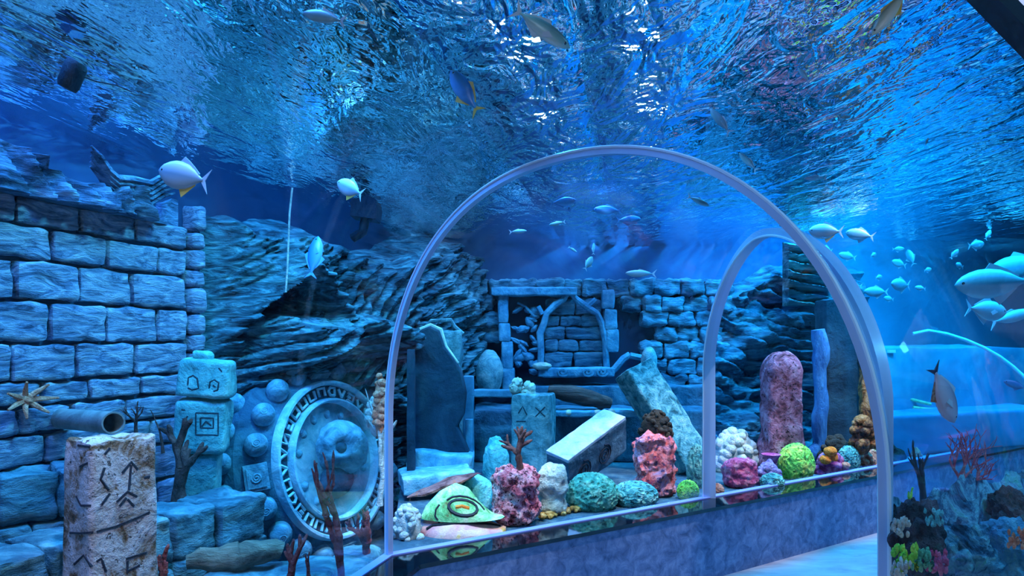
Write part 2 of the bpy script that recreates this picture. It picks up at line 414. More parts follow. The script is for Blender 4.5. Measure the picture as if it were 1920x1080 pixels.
w.node_tree.nodes['Background'].inputs[0].default_value = (.03, .16, .42, 1); w.node_tree.nodes['Background'].inputs[1].default_value = .25
cd = bpy.data.cameras.new('Camera'); cam = bpy.data.objects.new('Camera', cd); COL.objects.link(cam)
cam.location = (0, 0, EYE); cam.rotation_euler = (PI / 2, 0, 0)
cd.sensor_width = 36; cd.lens = 36 * F / 1920; cd.shift_y = (640 - 540) / 1920; cd.clip_start = .02
S.camera = cam
S.view_settings.view_transform = 'Standard'; S.view_settings.look = 'None'; S.view_settings.gamma = 1.0; S.view_settings.exposure = EXPO; S.view_settings.use_curve_mapping = False
cy = S.cycles
cy.use_denoising = True; cy.use_adaptive_sampling = True; cy.adaptive_threshold = .07; cy.adaptive_min_samples = 12; cy.max_bounces = 6; cy.diffuse_bounces = 2; cy.glossy_bounces = 3; cy.transparent_max_bounces = 16; cy.volume_bounces = 0; cy.transmission_bounces = 2
cy.sample_clamp_indirect = 4; cy.caustics_reflective = False; cy.caustics_refractive = False
# ------------------------------------------------------------------ left side of the tank: brick wall, cliff, totem, carved disc
def hit(u, v, p0, nrm):
    d = Vector(((u - 960) / F, 1, -(v - 640) / F)); o = Vector((0, 0, EYE))
    return o + d * ((Vector(p0) - o).dot(Vector(nrm)) / d.dot(Vector(nrm)))
def wall_s(u):
    k = (u - 960) / F; return (3 * k + 2.304) / (.339 - .941 * k)
WN = Vector((.941, -.339, 0))                                  # out of the left wall, towards the tunnel
WM = frame(Vector((.339, .941, 0)), -WN, Vector((0, 0, 1)), Vector((-2.304, 3.0, 0)))   # local x along wall, -y into tank
BRICK = rock('grey_blue_brick', [(.03, .07, .13), (.12, .21, .33), (.26, .38, .50), (.52, .64, .74)], 9, 1.0, .8, stretch=(.6, 1, 2.2), detail=10, distort=1.6, pos=[.34, .44, .55, .70])
MORTAR = rock('dark_mortar', [(.015, .03, .06), (.03, .06, .10)], 9, .4)
zs = [.05, .52, .72, .92, 1.07, 1.2, 1.313, 1.493, 1.687, 1.877, 2.035, 2.17]
cuts = {10: [137, 240, 340], 9: [82, 185, 282, 338], 8: [13, 133, 233, 336], 7: [78, 185, 282, 338], 6: [5, 128, 240, 338], 5: [65, 153, 250, 338], 4: [20, 120, 220, 338], 3: [70, 170, 270, 338], 2: [30, 130, 230, 338], 1: [80, 180, 280, 338], 0: [30, 130, 230, 338]}
m = MB(); sd = 0
m.box((-.6, .05, 1.12), (3.3, .10, 2.14))
nb = len(m.f)
for r in range(11):
    us = [wall_s(u) for u in cuts[r]]; w = us[1] - us[0]
    e = [us[0] - w * k for k in range(7, 0, -1)] + us
    for a, b in zip(e[:-1], e[1:]):
        if b < -2.0: continue
        sd += 1; h = zs[r + 1] - zs[r]
        m.stone((b - a - .016, .09, h - .016), sd, .013, 9, .16, 9, T((a + b) / 2, -.012 - .012 * rnd.random(), zs[r] + .008))
o = obj('wall_brick', m, [BRICK, MORTAR], M=WM, kind='structure')
for i in range(nb): o.data.polygons[i].material_index = 1
# narrow quoin stones closing the wall
m = MB(); z = .05; i = 0
while z < 2.3:
    h = .10 + .06 * rnd.random(); i += 1
    m.stone((.085 + .02 * rnd.random(), .12, h - .008), 50 + i, .012, 8, .3, 5, T(wall_s(338) + .06, -.04, z)); z += h
obj('wall_quoin', m, BRICK, M=WM, kind='structure')

CLIFF = rock('teal_cliff', [(.006, .03, .05), (.03, .13, .18), (.09, .30, .36), (.30, .58, .62)], 5, 1.0, .75, stretch=(.45, 1, 3.2), rot=(0, math.radians(33), 0), detail=10, distort=1.5, pos=[.37, .49, .60, .75])
CLIFF2 = rock('blue_cliff', [(.008, .03, .07), (.04, .11, .20), (.14, .27, .42), (.40, .55, .68)], 6, 1.0, .75, stretch=(.6, 1, 2.4), rot=(0, math.radians(-25), 0), detail=10, distort=1.2, pos=[.34, .46, .58, .72])
def fr(p, f, seed=0, o=5): return noise.fractal(Vector(p) * f + Vector((seed * 3.1, seed * 1.7, seed * .9)), 1.0, 2.0, o)
def strata(p, ang, k, seed=0, warp=.5):
    a = math.radians(ang); t = (p[0] * math.sin(a) + p[2] * math.cos(a)) * k + warp * fr(p, 1.6, seed, 3)
    t += .22 * fr(p, 7, seed + 3, 3)
    s = t - math.floor(t); return (s ** .6 if s < .86 else (1 - s) * 6.5) * (.55 + .9 * abs(fr(p, 2.3, seed + 9, 3)))
def sheet(name, M, x0, x1, z0, z1, depth, mat, nu, nv, kind=None, label=None, cat=None, top=None):
    """thick rock face: front displaced towards -y of the frame M, closed at the back"""
    m = MB(); 
    def fn(i, j):
        x = x0 + (x1 - x0) * i; zt = top(x) if top else z1; z = z0 + (zt - z0) * j
        e = min(1, 9 * i, 9 * (1 - i), 14 * (1 - j) + .15)
        return (x, -max(.01, depth(x, z) * e), z)
    m.grid(fn, nu, nv)
    def fb(i, j):
        x = x0 + (x1 - x0) * i; zt = top(x) if top else z1
        return (x, .04, z0 + (zt - z0) * j)
    b = len(m.v); m.grid(fb, nu, nv, flip=True)
    for i in range(nu - 1):
        m.f.append((i, b + i, b + i + 1, i + 1)); k = (nv - 1) * nu + i; m.f.append((k, k + 1, b + k + 1, b + k))
    for j in range(nv - 1):
        k = j * nu; m.f.append((k, k + nu, b + k + nu, b + k)); k = j * nu + nu - 1; m.f.append((k, b + k, b + k + nu, k + nu))
    return obj(name, m, mat, M=M, kind=kind, label=label, cat=cat, angle=60)

# rough cornice above the bricks with root like ridges
def dcor(x, z):
    p = (x, 0, z)
    return .10 + .10 * strata(p, 62 if x > -.35 else 25, 9, 4, .6) + .07 * fr(p, 3, 2)
def cortop(x): return 2.30 + .07 * fr((x, 0, 0), 2.2, 5) + (.06 if x < .1 else 0) - .10 * max(0, min(1, (x - .62) * 6)) * (1 if x < .82 else 0)
sheet('rock_cornice', WM, -2.0, .98, 2.16, 2.4, dcor, CLIFF2, 200, 40, label='rough blue rock cornice with diagonal ridges along the top of the brick wall', cat='rock', top=cortop)
# curved root like ridge on the cornice
m = MB()
for k in range(5):
    pts = [hit(u + k * 3, v - 4 + k * 9, (-2.304, 3, 0), WN) + WN * (.17 - .012 * k) for u, v in ((124, 284), (142, 303), (160, 330), (176, 343), (205, 345), (238, 352), (262, 338), (285, 333))]
    m.tube(pts, [.006, .014, .018, .018, .018, .017, .013, .006], 6)
obj('stone_root', m, CLIFF2, label='ribbed stone root curling down from the cornice above the brick wall', cat='rock')

# the large cliff along the wall behind the totem and the disc
def gx(u): return wall_s(u)
def dcl(x, z):
    p = (x, 0, z); u = x
    base = .22 + .16 * fr(p, 1.1, 9) + .10 * fr(p, 3.0, 3) + .045 * strata(p, -30, 24, 6, 1.2)
    # cave: a dark tent shaped recess, its ridge at x about gx(470)
    cx = gx(470); tx = (x - cx); zt = 2.02 - 1.35 * abs(tx) * (1.0 if tx < 0 else .55)
    roof = math.exp(-((z - zt) / .09) ** 2) * .22
    cave = -.50 * max(0, min(1, (zt - z) * 8)) * max(0, min(1, (z - 1.66) * 10)) * max(0, min(1, (gx(560) - x) * 3))
    st = strata(p, -35 if z > 1.64 else -24, 11 if z < 1.64 else 8, 2, .8)
    lay = .17 * st * (1 if z < 1.66 or x > gx(560) else .6)
    slab = .28 * max(0, min(1, (1.70 - z) * 9)) * max(0, min(1, (z - 1.28) * 6)) * max(0, min(1, (x - gx(425)) * 5)) * max(0, min(1, (gx(640) - x) * 3))
    right = .35 * max(0, min(1, (x - gx(670)) * 1.4))
    low = -.12 * max(0, min(1, (1.3 - z) * 4))
    return max(.03, base + roof + cave + lay + slab + right + low)
def cltop(x):
    return 2.28 + .10 * fr((x, 0, 0), 1.7, 3) - .10 * max(0, min(1, (x - gx(520)) * 2)) * max(0, min(1, (gx(675) - x) * 3)) + .2 * max(0, min(1, (x - gx(690)) * 2))
sheet('wall_cliff', WM, gx(372), gx(815), .05, 2.4, dcl, CLIFF, 340, 230, kind='structure', top=cltop)
# leaning strata slabs in front of the cliff
def dsl(ang, k, seed):
    return lambda x, z: .10 + .17 * strata((x, 0, z), ang, k, seed, .5) + .06 * fr((x, 0, z), 3, seed)
def facing(p, deg): return T(p) @ R(deg, 'Z')
sheet('rock_slab', facing(P(700, 640, 5.15), 50), -.42, .42, -.33, .75, dsl(-48, 12, 6), CLIFF, 110, 110, label='steep ridged teal rock slab just left of the large arch above the disc', cat='rock', top=lambda x: .55 + .25 * x + .1 * fr((x, 0, 0), 3, 2))

# dark floats and boxes at the water line
DARK = rock('dark_fitting', [(.004, .02, .045), (.01, .035, .07)], 6, .3, .5)
t = thing('surface_float', 'dark round float hanging at the water line over the brick wall', 'float', T(P(135, 142, 2.25)) @ SC(.55, .55, .6))
obj('drum', MB().lathe([(.0, -.085), (.05, -.08), (.062, -.05), (.062, .06), (.05, .085), (0, .09)], 20, R(25, 'Y')), DARK, t)
obj('rope_or_glint', MB().tube([(.05, 0, 0), (.12, .05, -.015), (.22, .1, -.02), (.30, .12, -.05)], .004, 6), DARK, t)
t = thing('drain_box', 'dark overflow box mounted by the water line left of the arch', 'drain box', T(P(688, 392, 5.0)))
obj('casing', MB().box((0, 0, 0), (.19, .2, .16), R(8, 'Y')), DARK, t)
obj('outlet_pipe', MB().tube([(0, -.05, -.08), (-.02, -.05, -.18), (-.1, -.02, -.22)], .035, 10), DARK, t)

# pipe
PIPE = rock('weathered_pipe', [(.10, .13, .14), (.20, .24, .24), (.32, .35, .33)], 5, .3, .6)
a, b = P(108, 784, 3.22), P(213, 793, 2.86); d = (b - a).normalized()
Mp = T(a) @ d.to_track_quat('Z', 'Y').to_matrix().to_4x4(); ln = (b - a).length
t = thing('drain_pipe', 'grey pipe stub sticking out of the brick wall above the pale pillar', 'pipe', Mp)
obj('pipe_body', MB().lathe([(.036, .02), (.048, 0), (.048, ln), (.041, ln), (.041, .1), (.0, .1)], 28), PIPE, t).matrix_local = Matrix.Identity(4)
obj('pipe_liner', MB().lathe([(.0, .08), (.040, .081), (.040, .13), (0, .14)], 24), plain('pipe_bore', (.01, .04, .09), .8), t).matrix_local = Matrix.Identity(4)

# low stone walls in the lower left corner
LOWM = rock('mossy_block', [(.01, .05, .08), (.035, .13, .18), (.10, .27, .32), (.24, .44, .48)], 6, .9, .85, stretch=(.7, 1, 2), pos=[.32, .45, .57, .72])
def block_wall(label, pts, h0, h1, dep, seed, n, courses=1):
    m = MB(); a, b = Vector(pts[0]), Vector(pts[1]); dv = (b - a); L = dv.length; ang = math.degrees(math.atan2(dv.y, dv.x)); hh = (h1 - h0) / courses
    for c in range(courses):
        x = -(.09 if c % 2 else 0)
        i = 0
        while x < L:
            w = L / n * (.8 + .4 * rnd.random()); i += 1
            m.stone((w - .012, dep * (.9 + .2 * rnd.random()), hh - .008), seed + i + 13 * c, .018, 8, .09, 14, T(a.x + dv.x / L * (x + w / 2), a.y + dv.y / L * (x + w / 2), h0 + c * hh) @ R(ang + rnd.uniform(-3, 3), 'Z')); x += w
    return obj('low_stone_wall', m, LOWM, M=T(0, 0, 0), label=label, cat='stone wall')
block_wall('low wall of teal stone blocks behind the pale rune pillar', (P(-160, 900, 2.75).xy.to_3d(), P(140, 900, 3.12).xy.to_3d()), LOWBED, .93, .3, 70, 3, 4)
block_wall('long low stone kerb crossing the lower left corner behind the rune pillar', (P(-90, 900, 2.42).xy.to_3d(), P(400, 900, 3.40).xy.to_3d()), LOWBED, .71, .34, 90, 4, 3)

# pale pillar with carved runes
PALE = rock('pale_rune_stone', [(.03, .02, .01), (.20, .12, .07), (.44, .40, .40), (.62, .60, .64)], 7, .8, .8, detail=10, pos=[.36, .43, .50, .66], spots=(.07, .05, .05), spot_scale=34, spot_size=.20)
RUNE = plain('rune_groove', (.012, .014, .03), .9)
pc = P(208, 900, 2.58).xy.to_3d(); Mc = T(pc.x, pc.y, LOWBED) @ R(58, 'Z')
t = thing('rune_pillar', 'pale square stone pillar carved with dark arrow runes in the lower left', 'pillar', Mc)
hgt = 1.5 - (822 - 640) / F * 2.55 - LOWBED
def ptop(p):
    if p.z > hgt / 2 - .03: p.z += .015 * fr((p.x, p.y, 0), 12, 3)
    k = 1 + .09 * (hgt / 2 - p.z) / hgt; p.x *= k; p.y *= k; return p
obj('shaft', MB().stone((.245, .205, hgt), 5, .006, 7, .08, 22, fn=ptop), PALE, t).matrix_local = Matrix.Identity(4)
fN = (Mc.to_3x3() @ Vector((0, -1, 0))); fP = Mc @ Vector((0, -.108, .4))
lN = (Mc.to_3x3() @ Vector((-1, 0, 0))); lP = Mc @ Vector((-.129, 0, .4))
strokes = [[(196, 877), (189, 899), (204, 919)], [(206, 925), (190, 947)], [(246, 872), (242, 919)], [(229, 887), (246, 866), (258, 880)], [(219, 941), (239, 922), (257, 931)], [(224, 949), (237, 933)], [(239, 936), (251, 949)],
           [(181, 997), (215, 988), (255, 972), (281, 960)], [(181, 1053), (190, 1047), (199, 1072)], [(239, 1052), (239, 1075)], [(239, 1071), (262, 1060)], [(236, 1048), (275, 1036)], [(206, 840), (196, 852)], [(270, 896), (281, 893)]]
lst = [[(131, 999), (150, 1000), (176, 998)], [(139, 1058), (157, 1041), (172, 1063)], [(143, 930), (152, 948), (172, 948)], [(150, 875), (165, 868)], [(146, 835), (170, 838)]]
m = MB(); inv = Mc.inverted()
dr = draper([c for c in t.children if c.name.startswith('shaft')][0])
m = drape_tubes(dr, strokes + lst, .0065, .0035); m.v = [inv @ p for p in m.v]
obj('carved_runes', m, RUNE, t, label='dark carved arrow and zigzag runes').matrix_local = Matrix.Identity(4)

# leaning teal totem of three carved blocks
TOT = rock('turquoise_stone', [(.03, .16, .18), (.08, .36, .38), (.16, .52, .50), (.40, .70, .64)], 6, .8, .8, detail=9, pos=[.32, .44, .56, .72])
GLY = plain('glyph_groove', (.004, .03, .05), .9)
Yt = 3.72; px = Yt / F
t = thing('carved_totem', 'leaning turquoise totem of three stacked blocks with square glyphs beside the disc', 'totem', T(P(385, 900, Yt).x, Yt, LOWBED))
def tblock(nm, u0, u1, v0, v1, ry, seed, tap=1.0):
    c = P((u0 + u1) / 2, v1, Yt); w = (u1 - u0) * px; h = (v1 - v0) * px
    def fn(p):
        k = tap + (1 - tap) * (p.z / h + .5); p.x *= k; p.y *= k; return p
    o = obj(nm, MB().stone((w, w * .8, h), seed, .012, 6, .12, 14, fn=fn), TOT, M=T(c) @ R(ry, 'Y') @ R(12, 'Z')); o.parent = t; o.matrix_parent_inverse = t.matrix_world.inverted(); return o
def keep(o, par): o.parent = par; o.matrix_parent_inverse = par.matrix_world.inverted(); return o
b1 = tblock('base_block', 345, 420, 850, 968, -4, 21, .62); b2 = tblock('middle_block', 334, 424, 748, 846, 3, 22, .97); b3 = tblock('upper_block', 342, 430, 674, 744, 4, 23, 1.12)
fz = P(382, 964, Yt).z - LOWBED
keep(obj('footing_stone', MB().stone((.34, .30, fz), 25, .02, 6, .12, 14), LOWM, M=T(P(382, 964, Yt).x, Yt, LOWBED)), t)
keep(obj('cap_stone', MB().stone((.09, .08, .05), 24, .012, 9, .4, 7), TOT, M=T(P(379, 675, Yt)) @ R(10, 'Y')), t)
Mt = T(P(379, 797, Yt)) @ R(3, 'Y') @ R(12, 'Z'); tN = Mt.to_3x3() @ Vector((0, -1, 0))
def carve(par, name, strokes, p0, nr, r, mat=GLY, label=None):
    m = drape_tubes(draper(*[c for c in par.children if 'block' in c.name]), strokes, r, r * .5)
    return keep(obj(name, m, mat, label=label), par)
sq = lambda u, v, a, b: [(u - a, v - b), (u + a, v - b + 1), (u + a, v + b), (u - a, v + b - 1), (u - a, v - b)]
p2 = Mt @ Vector((0, -.112, 0))
carve(t, 'square_glyph', [sq(388, 795, 21, 21), sq(388, 793, 12, 10), [(378, 800), (386, 790), (396, 798)], [(352, 780), (346, 787)], [(342, 785), (350, 788), (350, 806), (344, 808)], [(340, 768), (347, 769)]], p2, tN, .0055)
carve(t, 'round_glyph', [[(352, 722), (353, 708), (362, 704), (370, 710), (372, 728), (360, 731), (352, 727)], [(392, 728), (394, 716), (402, 712), (410, 718), (408, 731), (400, 734)], [(399, 722), (404, 726)], [(410, 690), (416, 697)]], p2 + Vector((0, -.01, 0)), tN, .0055)

# ------------------------------------------------------------------ carved calendar disc
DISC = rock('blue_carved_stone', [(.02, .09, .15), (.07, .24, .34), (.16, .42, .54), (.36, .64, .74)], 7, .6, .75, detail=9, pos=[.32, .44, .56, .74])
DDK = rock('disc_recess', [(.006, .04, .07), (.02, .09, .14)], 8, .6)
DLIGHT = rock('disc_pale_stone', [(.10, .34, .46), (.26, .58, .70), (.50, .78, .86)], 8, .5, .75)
DDARK = rock('disc_dark_stone', [(.008, .05, .10), (.025, .12, .20), (.07, .24, .34)], 6, .7, .8)  # darker stone tone of the whole disc body
dc = P(612, 862, 4.6); dn = Vector((.885, -.46, .18)).normalized(); dx = Vector((0, 0, 1)).cross(dn).normalized() ; dz = dn.cross(dx) 
MD = frame(dx, dz, dn, dc) @ SC(1.075, 1.075, 1.075)             # local z out of the disc, local y up
t = thing('carved_stone_disc', 'big round blue carved stone disc with glyph rings and a skull, left of the arch', 'stone disc', MD)
I4 = Matrix.Identity(4)
def dpart(nm, m, mat=DISC, par=None, label=None):
    o = obj(nm, m, mat, t if par is None else par, label=label); o.matrix_local = I4; return o
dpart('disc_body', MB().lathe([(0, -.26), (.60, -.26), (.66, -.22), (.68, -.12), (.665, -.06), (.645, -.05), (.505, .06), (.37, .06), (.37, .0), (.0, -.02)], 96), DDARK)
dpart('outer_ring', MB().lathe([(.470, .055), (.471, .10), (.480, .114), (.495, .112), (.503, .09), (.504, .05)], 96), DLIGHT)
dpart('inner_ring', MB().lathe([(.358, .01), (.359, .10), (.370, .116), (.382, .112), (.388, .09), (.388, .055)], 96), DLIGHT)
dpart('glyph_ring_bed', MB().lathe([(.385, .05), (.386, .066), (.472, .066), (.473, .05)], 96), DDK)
GS = [[[(-1, 1), (-1, -1), (1, -1), (1, 1)]], [[(-1, -1), (-1, 1), (1, 1), (1, -1), (-1, -1)]], [[(-1, -1), (-1, 1), (1, -1), (1, 1)]], [[(-1, 1), (-.2, -1)], [(-.2, -1), (1, 1)]], [[(1, 1), (-1, 1), (-1, -1), (1, -1)], [(0, 0), (1, 0)]], [[(-1, -1), (-1, 1), (.4, 1), (1, 0), (.4, -1), (-1, -1)]], [[(0, -1), (0, 1)]], [[(-1, -1), (-1, 1), (1, 1), (1, -1)]]]
N = 30
for i in range(N):
    m = MB()
    a = 2 * PI * i / N; g = GS[[0, 1, 6, 2, 3, 4, 1, 5, 7, 0][i % 10] if i % 3 else rnd.randrange(8)]
    for st in g:
        m.tube([((.430 + q[1] * .025) * math.cos(a + q[0] * .064), (.430 + q[1] * .025) * math.sin(a + q[0] * .064), .078) for q in st], .0105, 5)
    dpart('glyph', m, DLIGHT)
def place(r, a, z, tilt=0): return R(a, 'Z') @ T(r, 0, z) @ R(tilt, 'Y')
for i in range(20):
    a = 360 / 20 * i + 1
    Mx = place(.575, a, .012, 38)
    if i % 5 == 0:
        q = obj('carved_tile', MB().box((0, 0, .01), (.13, .15, .05)).box((0, 0, .03), (.10, .115, .03)), DISC, t); q.matrix_local = Mx
        g = obj('tile_spiral', MB().tube([(.028 * (1 - k / 26) * math.cos(k * .55), .03 * (1 - k / 26) * math.sin(k * .55), .048) for k in range(24)], .006, 5), DISC, q); g.matrix_local = I4
    else:
        q = obj('stud', MB().lathe([(.066, -.01), (.066, .03), (.056, .06), (.030, .078), (0, .082)], 20), DISC, t); q.matrix_local = Mx
        g = obj('stud_spiral', MB().tube([(.026 * (1 - k / 20) * math.cos(k * .7), .026 * (1 - k / 20) * math.sin(k * .7), .077) for k in range(18)], .006, 5), DISC, q); g.matrix_local = I4
for i in range(24):
    q = obj('rim_stud', MB().lathe([(.062, -.01), (.062, .03), (.05, .06), (.026, .074), (0, .078)], 16), DISC, t); q.matrix_local = place(.675, 15 * i + 7, -.13, 80)
for r, a in ((.30, 165), (.28, 140), (.30, 115), (.29, 205), (.30, 232), (.28, 90), (.30, 65), (.29, -20)):
    q = obj('pebble_boss', MB().blob((.042, .036, .04), 3, .08, 2, int(a)), DISC, t); q.matrix_local = place(.29, a, .03)
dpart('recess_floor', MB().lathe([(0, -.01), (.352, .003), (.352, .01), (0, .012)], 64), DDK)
def skf(d):
    k = 1.0
    k -= .55 * math.exp(-((d - Vector((-.62, .15, .78)).normalized()).length / .30) ** 2)      # eye
    k -= .45 * math.exp(-((d - Vector((-.45, -.75, .5)).normalized()).length / .55) ** 2)      # jaw hollow
    k += .10 * math.exp(-((d - Vector((-.1, .45, .88)).normalized()).length / .30) ** 2); return k
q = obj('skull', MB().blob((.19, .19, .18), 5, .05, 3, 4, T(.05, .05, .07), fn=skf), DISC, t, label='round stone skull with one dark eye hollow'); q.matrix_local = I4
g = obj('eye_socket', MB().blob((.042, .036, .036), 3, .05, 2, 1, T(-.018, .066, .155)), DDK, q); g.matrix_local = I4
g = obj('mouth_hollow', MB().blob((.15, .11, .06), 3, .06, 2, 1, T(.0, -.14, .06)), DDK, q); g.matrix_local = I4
q = obj('scroll_boss', MB().tube([(.16 + .05 * (1 - k / 22) * math.cos(k * .5), -.12 + .05 * (1 - k / 22) * math.sin(k * .5), .06 + k * .001) for k in range(22)], .013, 6), DISC, t); q.matrix_local = I4
# ------------------------------------------------------------------ ruins seen through the large arch
RUIN = rock('ruin_stone', [(.008, .05, .10), (.03, .14, .22), (.08, .28, .38), (.20, .48, .58)], 6, 1.0, .8, stretch=(.6, 1, 2.2), detail=9, distort=1.0, pos=[.32, .44, .57, .74])
RUIN2 = rock('ruin_trim', [(.02, .14, .24), (.06, .28, .42), (.14, .44, .58)], 8, .6, .8)
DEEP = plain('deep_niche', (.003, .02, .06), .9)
YF = 6.62
def wx(u, Y=YF): return (u - 960) / F * Y
def wz(v, Y=YF): return EYE - (v - 640) / F * Y
m = MB(); sd = 200
rows = [wz(v) for v in (730, 702, 672, 642, 612, 585, 556, 524)]
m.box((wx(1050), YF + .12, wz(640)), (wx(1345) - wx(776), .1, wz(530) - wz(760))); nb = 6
for r in range(len(rows) - 1):
    u = 776 - (r % 2) * 18
    while u < 1335:
        du = 34 + 22 * rnd.random(); uc = u + du / 2; vc = (wz(0) - (rows[r] + rows[r + 1]) / 2) / YF * F
        niche = 936 < uc < 1150 and vc > 545; door = 1158 < uc < 1216 and vc > 588
        if not niche and not door:
            sd += 1; hh = rows[r + 1] - rows[r]
            m.stone((du * YF / F - .010, .13 + .13 * rnd.random(), hh - .006), sd, .035, 9, .16, 8, T(wx(uc), YF + .03, rows[r] + .005))
        u += du
o = obj('wall_ruin', m, [RUIN, DEEP], kind='structure')
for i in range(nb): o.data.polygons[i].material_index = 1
# carved window
def FP(u, v, dy=0): return Vector((wx(u, YF - .1), YF - .1 - dy, wz(v, YF - .1)))
org = FP(1045, 700); t = thing('carved_window', 'blue carved stone window with pointed arch and brick infill in the ruin wall', 'stone window', T(org)); inv = T(-org)
m = MB()
for i, (v0, v1, u0, u1) in enumerate(((548, 606, 934, 953), (606, 640, 935, 957), (640, 690, 940, 962), (690, 738, 942, 965))):
    a = FP(u0, v1, .02); b = FP(u1, v0, .02); m.stone((b.x - a.x, .14, b.z - a.z), 300 + i, .008, 8, .15, 7, T((a.x + b.x) / 2, a.y, a.z))
obj('left_pillar', m, RUIN2, t, label='segmented left pillar')
m = MB()
for i, (v0, v1, u0, u1) in enumerate(((545, 580, 1127, 1150), (580, 618, 1131, 1156), (618, 660, 1134, 1158))):
    a = FP(u0, v1, .02); b = FP(u1, v0, .02); m.stone((b.x - a.x, .14, b.z - a.z), 310 + i, .008, 8, .15, 7, T((a.x + b.x) / 2, a.y, a.z))
obj('right_pillar', m, RUIN2, t)
a = FP(921, 556, .05); b = FP(1080, 540, .05); obj('lintel', MB().stone((b.x - a.x, .16, b.z - a.z), 320, .01, 6, .2, 14, T((a.x + b.x) / 2, a.y, a.z)), RUIN2, t)
m = MB(); m.tube([FP(u, v, .06) for u, v in ((1013, 692), (1014, 655), (1012, 625), (1020, 606), (1024, 588), (1040, 572), (1056, 562), (1066, 548))], [.034, .032, .036, .034, .032, .034, .03, .02], 8)
m.tube([FP(u, v, .06) for u, v in ((1066, 548), (1080, 562), (1098, 576), (1118, 588), (1127, 606), (1133, 640), (1136, 692))], [.02, .03, .034, .03, .032, .03, .032], 8)
m.tube([FP(u, v, .06) for u, v in ((1008, 575), (1016, 590))], .026, 6); m.tube([FP(u, v, .06) for u, v in ((1103, 574), (1116, 562))], .026, 6)
obj('pointed_arch', m, RUIN2, t, label='pointed arch moulding')
m = MB(); sd = 330
for r, (v0, v1) in enumerate(((560, 592), (592, 612), (612, 637), (637, 660), (660, 690))):
    cs = ((1022, 1078, 1128), (1022, 1050, 1090, 1128), (1020, 1060, 1130), (1020, 1046, 1086, 1132), (1020, 1075, 1132))[r]
    for u0, u1 in zip(cs[:-1], cs[1:]):
        sd += 1; a = FP(u0 + 1, v1 - 1, -.06); b = FP(u1 - 1, v0 + 1, -.06); m.stone((b.x - a.x, .12, b.z - a.z), sd, .02, 7, .2, 7, T((a.x + b.x) / 2, a.y, a.z))
obj('brick_infill', m, RUIN, t)
m = MB(); rr = random.Random(5)
for i in range(26):
    c = FP(rr.uniform(966, 1006), rr.uniform(580, 700), -.03); m.blob((rr.uniform(.03, .07), .05, rr.uniform(.02, .05)), 2, .3, 2, i, T(c) @ R(rr.uniform(-60, 60), 'Y'))
m.tube([FP(u, v, .02) for u, v in ((970, 568), (985, 575), (1000, 592))], .012, 5)
obj('leaf_relief', m, RUIN2, t, label='rough leafy relief panel')
m = MB(); a = FP(1008, 706, .10); b = FP(1148, 688, .10); m.stone((b.x - a.x, .2, b.z - a.z), 350, .01, 6, .2, 10, T((a.x + b.x) / 2, a.y + .03, a.z))
for cu in (1052, 1098, 1124):
    m.tube([FP(cu + 11 * (1 - k / 24) * math.cos(k * .5), 696 + 8 * (1 - k / 24) * math.sin(k * .5), .19) for k in range(22)], .013, 5)
obj('scroll_sill', m, RUIN2, t, label='sill with carved scrolls')
for o in t.children: o.data.transform(inv)
m = MB(); m.tube([FP(u, v, .12) for u, v in ((1138, 700), (1150, 690), (1165, 672), (1177, 664))], [.03, .035, .035, .03], 8).tube([FP(u, v, .12) for u, v in ((1177, 666), (1196, 670), (1212, 674), (1224, 680))], [.03, .03, .026, .02], 8)
obj('broken_coping', m, RUIN2, label='broken diagonal stone coping below the dark doorway', cat='stone')
# terraces that carry the ruins
TER = rock('terrace_stone', [(.008, .05, .09), (.03, .12, .19), (.07, .22, .30)], 5, .8, .8)
m = MB(); a = wx(888, 5.95); b = wx(1338, 5.95)
m.stone((b - a, .75, .89 - BED), 360, .02, 4, .05, 26, T((a + b) / 2, 6.32, BED)).stone((wx(1330, 6.3) - wx(985, 6.3), .42, .20), 361, .015, 5, .1, 16, T((wx(985, 6.3) + wx(1330, 6.3)) / 2, 6.5, .88))
obj('stone_terrace', m, TER, kind='structure')
# shelf slab, log and round stones
Ys = 5.85
def SP(u, v, Y=Ys): return P(u, v, Y)
a = SP(1034, 779); b = SP(1192, 768); obj('shelf_slab', MB().stone((b.x - a.x, .3, b.z - a.z), 370, .008, 7, .25, 14), RUIN2, M=T((a.x + b.x) / 2, Ys, a.z), label='thin blue stone shelf under the brown log', cat='slab')
LOG = rock('brown_wood', [(.02, .014, .014), (.09, .06, .055), (.22, .15, .13)], 6, 1, .85, stretch=(.3, 2, 2), detail=8)
m = MB(); A_ = SP(1028, 731); B_ = SP(1146, 757); n_ = 12
m.tube([A_.lerp(B_, i / n_) + Vector((0, 0, .012 * fr((i, 0, 0), .7, 3))) for i in range(n_ + 1)], [.05 + .03 * math.sin(PI * i / n_) + .012 * fr((i, 4, 0), .9, 1) for i in range(n_ + 1)], 9)
o = obj('driftwood_log', m, LOG, label='brown driftwood log lying over the stone shelf', cat='log'); c0 = SP(1087, 765); o.data.transform(T(-c0)); o.matrix_world = T(c0)
EGG = rock('pale_pebble', [(.20, .30, .26), (.45, .58, .50), (.66, .75, .64)], 5, .2, .7)
for i, (u, v, r, lab) in enumerate(((1066, 761, 7, 'pale round stone at the left end of the shelf under the log'), (1089, 763, 5, 'small bluish round stone in the middle of the shelf under the log'), (1120, 761, 7, 'grey green round stone on the shelf below the end of the log'), (1146, 758, 8, 'largest pale round stone at the right end of the shelf'))):
    rr_ = r * 5.72 / F; obj('round_stone', MB().blob((rr_, rr_, rr_ * .85), 3, .06, 2, i), EGG, M=T(SP(u, v, 5.72).x, 5.72, .86 + rr_ * .85 + .0), label=lab, cat='stone', group='round stones on the shelf')
